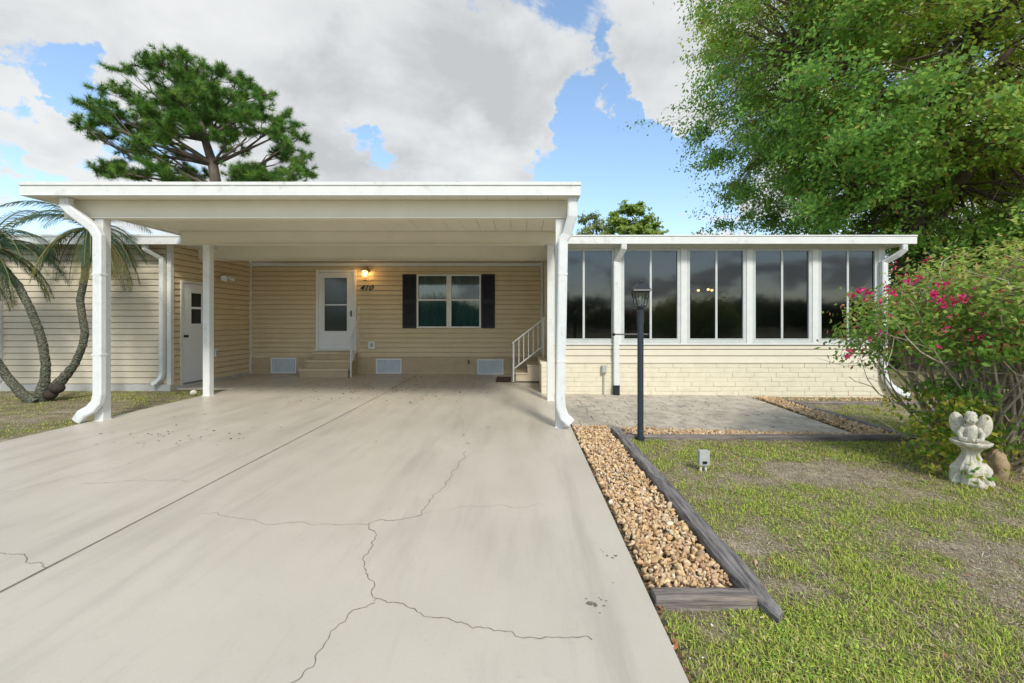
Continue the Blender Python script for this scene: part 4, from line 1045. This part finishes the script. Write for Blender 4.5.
# ------------------------------------------------------------------ garden statue
def statue():
    sX, sY = 4.61, 4.68; z = -.17
    rt = thing('angel_statue', (sX, sY, z), 'white stone winged cherub statue holding a shell bowl in front of the flowering bush', 'statue')
    rt.rotation_euler = (0, 0, R(-42)); rt.scale = (.74, .74, 1.0)
    b = MB()
    wob = lambda a, zz: 1 + .10*math.sin(a*4+zz*11) + .08*math.sin(a*9-zz*16) + .04*math.sin(a*15+zz*20)
    b.lathe((sX, sY, z), [(.20,0),(.215,.03),(.20,.08),(.185,.12),(.19,.155),(.175,.19),(.14,.23),(.11,.27),(.09,.31),(.09,.34),(.12,.38)], 40, wob)
    scal = lambda a, zz: 1 + .05*math.cos(a*10)
    b.lathe((sX, sY-.03, z+.36), [(.06,0),(.14,.025),(.20,.06),(.215,.085),(.205,.095),(.12,.07),(.05,.06)], 44, scal)
    b.tube([(sX,sY+.03,z+.40),(sX,sY+.02,z+.50),(sX,sY+.02,z+.58),(sX,sY+.01,z+.62)], [.085,.09,.08,.04], 16)
    b.ball((sX, sY-.01, z+.675), (.060,.062,.068), 20, 14)
    for i in range(26):      # curls
        a = random.uniform(0, 2*math.pi); e = random.uniform(.1,1.4); 
        d = Vector((math.cos(a)*math.cos(e), math.sin(a)*math.cos(e), math.sin(e)))
        if d.y < -.55 and d.z < .6: continue
        b.ball(Vector((sX,sY,z+.68))+d*.062, .018, 8, 6)
    b.ball((sX, sY-.072, z+.672), (.009,.012,.012), 8, 6)          # nose
    for s_ in (-1, 1):
        b.ball((sX+s_*.026, sY-.058, z+.660), (.022,.016,.020), 10, 8)   # cheeks
        b.ball((sX+s_*.022, sY-.062, z+.688), (.011,.008,.006), 8, 6)    # brows
        b.ball((sX+s_*.062, sY-.0, z+.672), (.010,.014,.018), 8, 6)      # ears
        b.tube([(sX+s_*.075,sY,z+.575),(sX+s_*.115,sY-.03,z+.52),(sX+s_*.10,sY-.10,z+.475),(sX+s_*.04,sY-.14,z+.475)], [.032,.032,.027,.022], 10)
        for k in range(5):
            b.tube([(sX+s_*.04,sY-.135,z+.47+.004*k),(sX+s_*(.02-.004*k),sY-.155-.003*k,z+.462+.008*k)], [.007,.005], 6)
    b.ball((sX, sY-.055, z+.643), (.018,.012,.006), 8, 6)
    body = b.build('figure', M['statue'], rt, smooth=True)
    rm = body.modifiers.new('remesh', 'REMESH'); rm.mode = 'VOXEL'; rm.voxel_size = .0042; rm.use_smooth_shade = True
    sm = body.modifiers.new('smooth', 'SMOOTH'); sm.iterations = 1; sm.factor = .5
    for s_ in (-1, 1):
        w = MB(); n = 24; vs = []; 
        cxw, czw = sX+s_*.135, z+.60
        def pt(u, v): # u angle, v radial 0..1
            rx_, rz_ = .085, .125
            x = rx_*v*math.cos(u); zz = rz_*v*math.sin(u); ang = s_*-.25
            return (cxw + x*math.cos(ang)-zz*math.sin(ang)*1.0, sY+.075 - .035*(1-v*v) - s_*0 + .05*abs(x)/.1*.4, czw + x*math.sin(ang)+zz*math.cos(ang))
        rings = 7
        for r_ in range(rings+1):
            for j in range(n):
                q = pt(2*math.pi*j/n, max(.02, r_/rings)); groove = .004*math.sin(r_*3.0) + .006*math.sin(j*math.pi*.75)*(r_/rings)
                vs.append((q[0], q[1]-groove, q[2]))
        m_ = len(vs); vs += [(a, b_+.03, c) for a, b_, c in vs]; fs = []
        for r_ in range(rings):
            for j in range(n):
                a = r_*n+j; c = r_*n+(j+1) % n; fs.append((a, c, c+n, a+n)); fs.append((a+m_, a+n+m_, c+n+m_, c+m_))
        for j in range(n): a = rings*n+j; c = rings*n+(j+1) % n; fs.append((a, c, c+m_, a+m_))
        w.add(vs, fs); w.build('wing', M['statue'], rt, smooth=True, bevel=0)
statue()
b = MB(); b.ball((5.0, 4.80, -.03), (.10,.10,.18), 40, 28); o = b.build('rock', M['rock'], smooth=True, origin=(5.02,4.72,-.17))
for v in o.data.vertices: v.co += v.co.normalized()*(.05*mnoise.noise(v.co*9)+.03*mnoise.noise(v.co*24)+.015*mnoise.noise(v.co*55))
tag(o, 'rough tan rock on the ground right of the white statue', 'rock')

# ------------------------------------------------------------------ lamp post
LX, LY = 1.625, 6.27
lp = thing('lamp_post', (LX, LY, -.13), 'black lantern on a slate-dark post at the corner of the lawn and timbers', 'lamp post')
b = MB(); b.tube([(LX,LY,-.2),(LX,LY,1.70)], .042, 20); b.tube([(LX,LY,-.2),(LX,LY,-.07)], .055, 20); b.tube([(LX,LY,1.48),(LX,LY,1.66)], .047, 20); b.build('post', M['bluegrey'], lp, smooth=False)
zb = 1.33
b = MB(); b.tube([(LX-.36,LY,zb),(LX+.10,LY,zb)], .010, 8); b.ball((LX-.37,LY,zb), .024); b.ball((LX+.11,LY,zb), .018); b.build('ladder_bar', M['black'], lp)
lz = 1.70
b = MB(); b.lathe((LX,LY,lz-.03), [(.045,0),(.05,.02),(.07,.03),(.065,.05)], 12); b.build('collar', M['black'], lp)
lan = MB(); z0_, z1_ = lz+.02, lz+.215; r0_, r1_ = .062, .098
cs = [(1,1),(-1,1),(-1,-1),(1,-1)]
lan.box(LX-r0_-.006, LX+r0_+.006, LY-r0_-.006, LY+r0_+.006, z0_-.012, z0_+.004)
for (a, c) in cs: lan.tube([(LX+a*r0_,LY+c*r0_,z0_),(LX+a*r1_,LY+c*r1_,z1_)], .007, 6)
for i in range(4):
    a, c = cs[i], cs[(i+1) % 4]; mx_, my_ = (a[0]+c[0])/2, (a[1]+c[1])/2
    lan.tube([(LX+mx_*r0_,LY+my_*r0_,z0_),(LX+mx_*r1_,LY+my_*r1_,z1_)], .0035, 5)
    lan.tube([(LX+a[0]*r1_,LY+a[1]*r1_,z1_),(LX+c[0]*r1_,LY+c[1]*r1_,z1_)], .007, 6)
fr_ = lan.build('lantern_frame', M['black'], lp)
g3 = MB()
for i in range(4):
    a, c = cs[i], cs[(i+1) % 4]; k = .97
    g3.quad((LX+a[0]*r0_*k,LY+a[1]*r0_*k,z0_),(LX+c[0]*r0_*k,LY+c[1]*r0_*k,z0_),(LX+c[0]*r1_*k,LY+c[1]*r1_*k,z1_),(LX+a[0]*r1_*k,LY+a[1]*r1_*k,z1_))
g3.build('glass', M['glass_clear'], fr_)
b = MB(); b.tube([(LX,LY,z0_),(LX,LY,z0_+.07)], .012, 8); b.ball((LX,LY,z0_+.10), (.026,.026,.04)); b.build('bulb', M['pipe_white'], fr_)
b = MB(); e = .128; zc = z1_+.008
b.add([(LX-e,LY-e,zc),(LX+e,LY-e,zc),(LX+e,LY+e,zc),(LX-e,LY+e,zc),(LX-e*.93,LY-e*.93,zc+.02),(LX+e*.93,LY-e*.93,zc+.02),(LX+e*.93,LY+e*.93,zc+.02),(LX-e*.93,LY+e*.93,zc+.02),
       (LX-.045,LY-.045,zc+.105),(LX+.045,LY-.045,zc+.105),(LX+.045,LY+.045,zc+.105),(LX-.045,LY+.045,zc+.105)],
      [(3,2,1,0),(0,1,5,4),(1,2,6,5),(2,3,7,6),(3,0,4,7),(4,5,9,8),(5,6,10,9),(6,7,11,10),(7,4,8,11),(8,9,10,11)])
b.lathe((LX,LY,zc+.105), [(.03,0),(.035,.008),(.02,.02),(.012,.03),(.016,.038),(.004,.06)], 10); b.build('cap', M['black'], lp)

# utility box in the lawn
t = thing('junction_box', (1.99, 5.02, -.14), 'small grey electrical junction box on two stubby pipes in the lawn', 'junction box')
zg = ground_z(1.99, 5.02); b = MB(); b.box(1.94, 2.045, 4.99, 5.05, zg+.075, zg+.235); b.box(1.935, 2.05, 4.975, 4.989, zg+.075, zg+.24); b.build('box', M['pvc'], t, bevel=.005)
b = MB(); b.box(1.97, 2.015, 4.962, 4.974, zg+.10, zg+.125); b.build('latch', M['black'], t)
for x in (1.965, 2.02):
    b = MB(); b.tube([(x,5.02,zg-.03),(x,5.02,zg+.075)], .013, 8); b.build('pipe', M['pipe_white'], t)

# ------------------------------------------------------------------ grass and litter
def grass():
    P = []; 
    def scat(x0, x1, y0, y1, dens):
        n = int((x1-x0)*(y1-y0)*dens); a = RNG.uniform(0,1,(n,2)); a[:,0] = x0+(x1-x0)*a[:,0]; a[:,1] = y0+(y1-y0)*a[:,1]; return a
    for a in (scat(.76,4.2,1.5,3.2,8500), scat(.8,5.5,3.2,4.6,5000), scat(1.3,8.2,4.6,6.34,3000), scat(5.57,10.5,6.3,9.2,1300), scat(8.1,16,5,13,500), scat(-13,-6.53,5.5,10.1,1300)): P.append(a)
    P = np.concatenate(P); keep = []; cols = []; hs = []
    for i, (x, y) in enumerate(P):
        if x > 0:
            if x < 1.45 and 2.57 < y < 7: continue
            if y > 6.34 and x < 5.57: continue
        bb = bare(x, y)
        if x < 0: bb = clamp(bb + .2)
        if random.random() < bb*.86 - .03: 
                        f = random.uniform(.55,1.2); cols.append((.44*f, .37*f*random.uniform(.92,1.08), .25*f)); hs.append(random.choice((.3,.45,.8)))
        else:
            k = random.random()
            if k < .18 + .3*bb: c = (.50,.40,.22)
            elif k < .66: c = (.55,.60,.11)
            else: c = (.32,.46,.065)
            f = random.uniform(.75,1.2); cols.append((c[0]*f, c[1]*f, c[2]*f)); hs.append(1.15-bb*.6)
        keep.append(i)
    Q = P[keep]; n = len(Q); C = np.array(cols); hs = np.array(hs)
    z = np.array([ground_z(x, y) for x, y in Q]) - .003
    base = np.column_stack([Q, z]); az = RNG.uniform(0, 2*np.pi, n); d = np.column_stack([np.cos(az), np.sin(az), np.zeros(n)])
    s_ = np.column_stack([-np.sin(az), np.cos(az), np.zeros(n)]); h = (RNG.uniform(.015,.042,n)*hs)[:,None]; w = RNG.uniform(.0013,.0027,n)[:,None]*np.where(Q[:,1:2] > 4.6, 1.5, 1.0)
    lean = RNG.uniform(.2,1.5,n)[:,None]
    mid = base + d*h*lean*.4 + np.array((0,0,1))*h*.6; tip = base + d*h*lean*1.1 + np.array((0,0,1))*h*.95*np.clip(1.25-lean*.5,.3,1)
    V = np.stack([base-s_*w, base+s_*w, mid+s_*w*.9, mid-s_*w*.9, tip], 1).reshape(-1,3)
    i5 = np.arange(n)*5; Fq = np.column_stack([i5,i5+1,i5+2,i5+3]); Ft = np.column_stack([i5+3,i5+2,i5+4,i5+4])
    F3 = np.concatenate([Fq[:,[0,1,2]], Fq[:,[0,2,3]], Ft[:,:3]])
    link_mesh('grass', V, F3, M['grass'], col=np.repeat(C,5,0)); tag(bpy.data.objects['grass'], 'patchy green and straw lawn grass', 'grass', kind='stuff')
grass()
def clover():
    n = 95000; X = RNG.uniform(.8, 6.5, n); Y = 1.5 + 4.8*RNG.uniform(0,1,n)**1.5; keep = []; cols = []
    for i in range(n):
        x, y = X[i], Y[i]
        if (x < 1.45 and y > 2.57): continue
        v = nz(x, y, 1.6, 17.) + .5*nz(x, y, 7, 5.); bb = bare(x, y)
        if v < -.05 or random.random() < bb*1.1: continue
        keep.append(i); c = random.choice([(.40,.55,.08),(.32,.47,.07),(.48,.58,.12),(.22,.36,.06),(.52,.48,.16)]); f = random.uniform(.75,1.2); cols.append((c[0]*f,c[1]*f,c[2]*f))
    x = X[keep]; y = Y[keep]; m_ = len(keep); z = np.array([ground_z(a, b) for a, b in zip(x, y)]) + RNG.uniform(.004,.03,m_)
    c = np.column_stack([x,y,z]); a = RNG.normal(size=(m_,3)); a[:,2] *= .35; a /= np.linalg.norm(a,axis=1)[:,None]
    b = np.cross(np.tile(np.array((0,0,1.)),(m_,1))+RNG.normal(size=(m_,3))*.35, a); b /= np.linalg.norm(b,axis=1)[:,None]
    L_ = RNG.uniform(.012,.03,(m_,1)); W_ = L_*RNG.uniform(.25,.5,(m_,1))
    P = np.stack([c-a*L_/2, c+b*W_/2, c+a*L_/2, c-b*W_/2],1).reshape(-1,3)
    o = link_mesh('clover', P, np.arange(4*m_).reshape(m_,4), M['grass'], col=np.repeat(np.array(cols),4,0)); tag(o, 'low broad-leaved weeds through the lawn', 'weeds', kind='stuff')
clover()
def litter():
    pts = []; cols = []; Ls = []
    def add(x, y, z, c, L): pts.append((x, y, z)); cols.append(c); Ls.append(L)
    br = [(.10,.06,.03),(.16,.09,.05),(.06,.04,.03),(.24,.14,.07),(.05,.05,.04)]
    for k in range(330):
        px = random.gauss(385, 75); py = random.choice((random.uniform(376,392), random.gauss(384,6), random.uniform(380,404)))
        if py < 376: continue
        X, Y = on_slab(px, py)
        if -6.4 < X < .5 and Y < 13: add(X, Y, slab_z(X,Y)+.008, random.choice(br), random.uniform(.03,.07))
    for k in range(40):
        X, Y = on_slab(random.uniform(60,560), random.uniform(395,445))
        if X > -6.4 and X < .6: add(X, Y, slab_z(X,Y)+.006, random.choice(br), random.uniform(.02,.045))
    for k in range(45):
        X, Y = on_slab(random.gauss(170,45), random.gauss(436,5))
        if X > -6.4: add(X, Y, slab_z(X,Y)+.006, random.choice(br), random.uniform(.02,.05))
    for k in range(240):   # along the driveway's right edge and beds
        Y = random.uniform(1.6,6.6); X = .755+abs(random.gauss(0,.015)); add(X, Y, -.11, random.choice(br+[(.35,.14,.06)]), random.uniform(.02,.05))
    for k in range(330):
        X = random.uniform(.8,5.0); Y = patio_front(X)+random.uniform(0,3.2); add(X, Y, pz_(X)+.012, random.choice(br), random.uniform(.02,.05))
    for k in range(700):
        X = random.uniform(4.9,8.3); Y = random.uniform(6.55,10.1)
        if X > 5.45 and Y < 9.3 and random.random() < .8: continue
        add(X, Y, -.14+random.uniform(-.02,.02), random.choice([(.38,.24,.13),(.30,.18,.09),(.44,.30,.18),(.2,.12,.07)]), random.uniform(.03,.07))
    for k in range(900):   # lawn
        X = random.uniform(1.5,6.5); Y = random.choice((random.uniform(1.8,6.3), random.gauss(5.9,.3)))
        if Y > 6.33: continue
        add(X, Y, ground_z(X,Y)+.02, random.choice([(.36,.17,.08),(.30,.2,.12),(.42,.30,.2),(.16,.10,.06)]), random.uniform(.02,.05))
    for k in range(500):
        X = random.gauss(5.6,.9); Y = random.gauss(4.95,.45)
        if X > 4.1 and Y < 6.3: add(X, Y, ground_z(X,Y)+.015, random.choice([(.26,.15,.09),(.36,.22,.13),(.18,.11,.07)]), random.uniform(.03,.06))
    for k in range(300):
        X = random.uniform(-11.5,-6.6); Y = random.uniform(6,10); add(X, Y, ground_z(X,Y)+.02, random.choice([(.30,.17,.08),(.36,.24,.12),(.2,.12,.07)]), random.uniform(.03,.06))
    for (px, py) in ((664,633),(657,629),(670,636),(673,650),(690,662),(712,628),(733,619),(703,661),(676,676),(792,665),(668,646),(761,620)):
        Y = 1.62*FP/(py-VY); X = (px-VX)/FP*Y; add(X, Y, ground_z(X,Y)+.035, (.75,.75,.72), .018)
    pts = np.array(pts); Ls = np.array(Ls); n = len(pts)
    az = RNG.uniform(0,2*np.pi,n); a = np.column_stack([np.cos(az),np.sin(az),RNG.normal(0,.2,n)]); b_ = np.column_stack([-np.sin(az),np.cos(az),RNG.normal(0,.25,n)])
    L_ = Ls[:,None]; P = np.stack([pts-a*L_/2, pts+b_*L_*.25, pts+a*L_/2, pts-b_*L_*.25],1).reshape(-1,3)
    o = link_mesh('leaf_litter', P, np.arange(4*n).reshape(n,4), M['litter'], col=np.repeat(np.array(cols),4,0)); tag(o, 'scattered brown fallen leaves on concrete, patio and lawn', 'leaves', kind='stuff')
litter()
def thatch():
    n = 26000; x = RNG.uniform(.9,8.0,n); y = 1.6+4.7*RNG.uniform(0,1,n)**1.2; keep = [i for i in range(n) if not (x[i] < 1.5 and y[i] > 2.45) and random.random() < bare(x[i], y[i])*1.3]
    x = x[keep]; y = y[keep]; m_ = len(keep); z = np.array([ground_z(a, b) for a, b in zip(x, y)]) + RNG.uniform(.004,.016,m_)
    az = RNG.uniform(0,2*np.pi,m_); a = np.column_stack([np.cos(az),np.sin(az),RNG.normal(0,.12,m_)]); b = np.column_stack([-np.sin(az),np.cos(az),np.zeros(m_)])
    L_ = RNG.uniform(.03,.10,(m_,1)); w = RNG.uniform(.0012,.0028,(m_,1)); c = np.column_stack([x,y,z]); bend = b*L_*RNG.normal(0,.12,(m_,1))
    P = np.stack([c-a*L_/2-b*w, c+bend-b*w, c+a*L_/2, c+bend+b*w],1).reshape(-1,3)
    C = pick([(.52,.43,.28),(.44,.34,.21),(.34,.26,.17),(.60,.52,.38)], m_)
    o = link_mesh('thatch', P, np.arange(4*m_).reshape(m_,4), M['litter'], col=np.repeat(C,4,0)); tag(o, 'dry straw thatch over the worn lawn patches', 'thatch', kind='stuff')
thatch()

# tree line across the street (seen in the window reflections)
def treeline():
    ce = []
    for k in range(170):
        x = random.uniform(-80,90); y = random.uniform(-72,-56); h = random.uniform(4.5,6.3) + 3*mnoise.noise(Vector((x*.08,0,0)))
        m_ = 420; u = RNG.normal(size=(m_,3)); u /= np.linalg.norm(u,axis=1)[:,None]; u *= RNG.uniform(.6,1,(m_,1))
        ce.append(np.array((x,y,h*.5))+u*np.array((4.5,2.4,h*.5)))
    ce = np.concatenate(ce); n = len(ce)
    P, F, C = leaves_np(ce, RNG.uniform(.4,.7,n), RNG.uniform(.25,.5,n), .3, pick([(.05,.09,.03),(.07,.12,.04),(.04,.07,.03)], n))
    o = link_mesh('far_treeline', P, F, M['leaf'], col=C); tag(o, 'mass of trees across the street behind the viewpoint', 'tree line', kind='stuff')
treeline()

# ------------------------------------------------------------------ world, sun, camera
SUN_EL, SUN_AZ = 42., 160.   # azimuth clockwise from +Y (north): behind the camera, to the right
wd = bpy.data.worlds.new('World'); S.world = wd; wd.use_nodes = True
nt = wd.node_tree; N = nt.nodes.new; L = nt.links.new
bg = nt.nodes['Background']; bg.inputs['Strength'].default_value = .15
sky = N('ShaderNodeTexSky'); sky.sky_type = 'NISHITA'; sky.sun_disc = False; sky.sun_elevation = R(SUN_EL); sky.sun_rotation = R(SUN_AZ); sky.air_density = 1.1; sky.dust_density = .6; sky.ozone_density = 1.6
tc = N('ShaderNodeTexCoord'); sep = N('ShaderNodeSeparateXYZ'); L(tc.outputs['Generated'], sep.inputs[0])
def mth(op, a, b_=None, c=None, clampit=False):
    n = N('ShaderNodeMath'); n.operation = op; n.use_clamp = clampit
    for i, v in enumerate((a, b_, c)):
        if v is None: continue
        if isinstance(v, (int, float)): n.inputs[i].default_value = v
        else: L(v, n.inputs[i])
    return n.outputs[0]
den = mth('ADD', mth('MAXIMUM', sep.outputs[2], 0.0), .22)
wn = N('ShaderNodeTexNoise'); wn.inputs['Scale'].default_value = 4.5; wn.inputs['Detail'].default_value = 7; wn.inputs['Roughness'].default_value = .6; L(tc.outputs['Generated'], wn.inputs[0])
ws = N('ShaderNodeVectorMath'); ws.operation = 'SUBTRACT'; L(wn.outputs['Color'], ws.inputs[0]); ws.inputs[1].default_value = (.5,.5,.5)
wm = N('ShaderNodeVectorMath'); wm.operation = 'MULTIPLY_ADD'; L(ws.outputs[0], wm.inputs[0]); wm.inputs[1].default_value = (.42,.42,.42); L(tc.outputs['Generated'], wm.inputs[2])
wd_ = N('ShaderNodeVectorMath'); wd_.operation = 'NORMALIZE'; L(wm.outputs[0], wd_.inputs[0])
cmb = N('ShaderNodeCombineXYZ'); L(mth('DIVIDE', sep.outputs[0], den), cmb.inputs[0]); L(mth('DIVIDE', sep.outputs[1], den), cmb.inputs[1])
def nzn(scale, det, rough, dist=0, off=(0,0,0)):
    mp = N('ShaderNodeMapping'); mp.inputs['Location'].default_value = off; L(cmb.outputs[0], mp.inputs[0])
    n = N('ShaderNodeTexNoise'); n.inputs['Scale'].default_value = scale; n.inputs['Detail'].default_value = det; n.inputs['Roughness'].default_value = rough; n.inputs['Distortion'].default_value = dist; L(mp.outputs[0], n.inputs[0]); return n.outputs[0]
dens = nzn(1.7, 10, .58, .35, (5.3,2.9,0)); dens2 = nzn(5.2, 9, .62, .5, (1.3,8.2,0))
val = mth('ADD', mth('MULTIPLY', mth('SUBTRACT', dens, .5), 2.3), .5)
val = mth('ADD', val, mth('MULTIPLY', mth('SUBTRACT', dens2, .5), .75))
def blob(px, py, rad_px, amp):
    global val
    d = Vector((px-VX, FP, VY-py)).normalized(); vm = N('ShaderNodeVectorMath'); vm.operation = 'DOT_PRODUCT'; L(wd_.outputs[0], vm.inputs[0]); vm.inputs[1].default_value = d
    r_ = math.atan(rad_px/FP*math.sqrt(FP**2/(FP**2+(px-VX)**2+(VY-py)**2)))
    mr = N('ShaderNodeMapRange'); mr.interpolation_type = 'SMOOTHSTEP'; mr.inputs[1].default_value = math.cos(r_); mr.inputs[2].default_value = 1.; mr.inputs[3].default_value = 0; mr.inputs[4].default_value = amp; L(vm.outputs['Value'], mr.inputs[0])
    val = mth('ADD', val, mr.outputs[0])
for bl in ((375,70,210,.34),(200,20,200,.34),(480,125,110,.26),(560,15,120,.26),(662,95,60,.42),(35,135,60,.40),(75,160,45,.3),(400,15,70,.28),(600,100,50,-.42),(700,20,60,.15),(120,40,70,.18),(300,150,90,.16),(1000,90,260,.25),
           (590,160,60,-.30),(622,185,75,-.34),(690,200,50,-.25),(55,75,55,-.42),(15,170,40,-.25),(25,20,50,-.35),(365,170,30,-.34),(100,100,45,-.3),(600,215,110,-.22),(30,165,24,-.18),(640,60,40,.1)):
    blob(*bl)
mask = N('ShaderNodeMapRange'); mask.interpolation_type = 'SMOOTHSTEP'; mask.inputs[1].default_value = .44; mask.inputs[2].default_value = .64; L(val, mask.inputs[0])
# thickness gives grey bases, thin edges stay bright
sh = nzn(2.9, 9, .56, .35, (7.2,4.4,0))
thick = mth('ADD', mth('MULTIPLY', mth('SUBTRACT', val, .60), .7), mth('MULTIPLY', mth('SUBTRACT', sh, .5), 3.2))
_v = val; val = thick
blob(455, 105, 140, .45); blob(345, 125, 80, .3); blob(560, 25, 140, .15); blob(210, 60, 130, -.3); blob(680, 90, 80, -.3); blob(470, 165, 60, -.5); blob(60, 160, 90, -.4)
thick = val
cr = N('ShaderNodeValToRGB'); e = cr.color_ramp.elements; e[0].position = 0; e[0].color = (4.25,4.3,4.3,1); e[1].position = 1; e[1].color = (2.85,2.92,2.95,1)
m2 = cr.color_ramp.elements.new(.45); m2.color = (3.75,3.82,3.84,1)
L(mth('MULTIPLY_ADD', thick, .72, .30, clampit=True), cr.inputs[0])
mx = N('ShaderNodeMix'); mx.data_type = 'RGBA'; mx.clamp_result = False; L(mth('MULTIPLY', mask.outputs[0], .97), mx.inputs[0]); skm = N('ShaderNodeMix'); skm.data_type = 'RGBA'; skm.blend_type = 'ADD'; skm.clamp_result = False; skm.inputs[0].default_value = 1; L(sky.outputs[0], skm.inputs[6]); skm.inputs[7].default_value = (.25,.45,.65,1); L(skm.outputs[2], mx.inputs[6]); L(cr.outputs[0], mx.inputs[7])
L(mx.outputs[2], bg.inputs['Color'])
sl = bpy.data.lights.new('sun', 'SUN'); sl.energy = 2.5; sl.angle = R(11); sl.color = (1, .95, .86)
so = bpy.data.objects.new('sun', sl); COL.objects.link(so)
az, el = R(SUN_AZ), R(SUN_EL); dirv = Vector((math.sin(az)*math.cos(el), math.cos(az)*math.cos(el), math.sin(el)))
so.rotation_euler = dirv.to_track_quat('Z', 'Y').to_euler(); so.location = (0, -5, 20)

cd = bpy.data.cameras.new('camera'); co = bpy.data.objects.new('camera', cd); COL.objects.link(co)
co.location = (0, 0, H); co.rotation_euler = (R(90), 0, 0)
cd.sensor_width = 36; cd.lens = 16.0; cd.clip_end = 2000; cd.clip_start = .05
cd.shift_x = (512 - VX) / 1024; cd.shift_y = -(341.5 - VY) / 1024
S.camera = co
S.view_settings.view_transform = 'Standard'; S.view_settings.look = 'None'; S.view_settings.exposure = .45; S.view_settings.gamma = 1
S.render.engine = 'CYCLES'
S.cycles.use_denoising = True; S.cycles.max_bounces = 8; S.cycles.transparent_max_bounces = 12; S.cycles.sample_clamp_indirect = 6
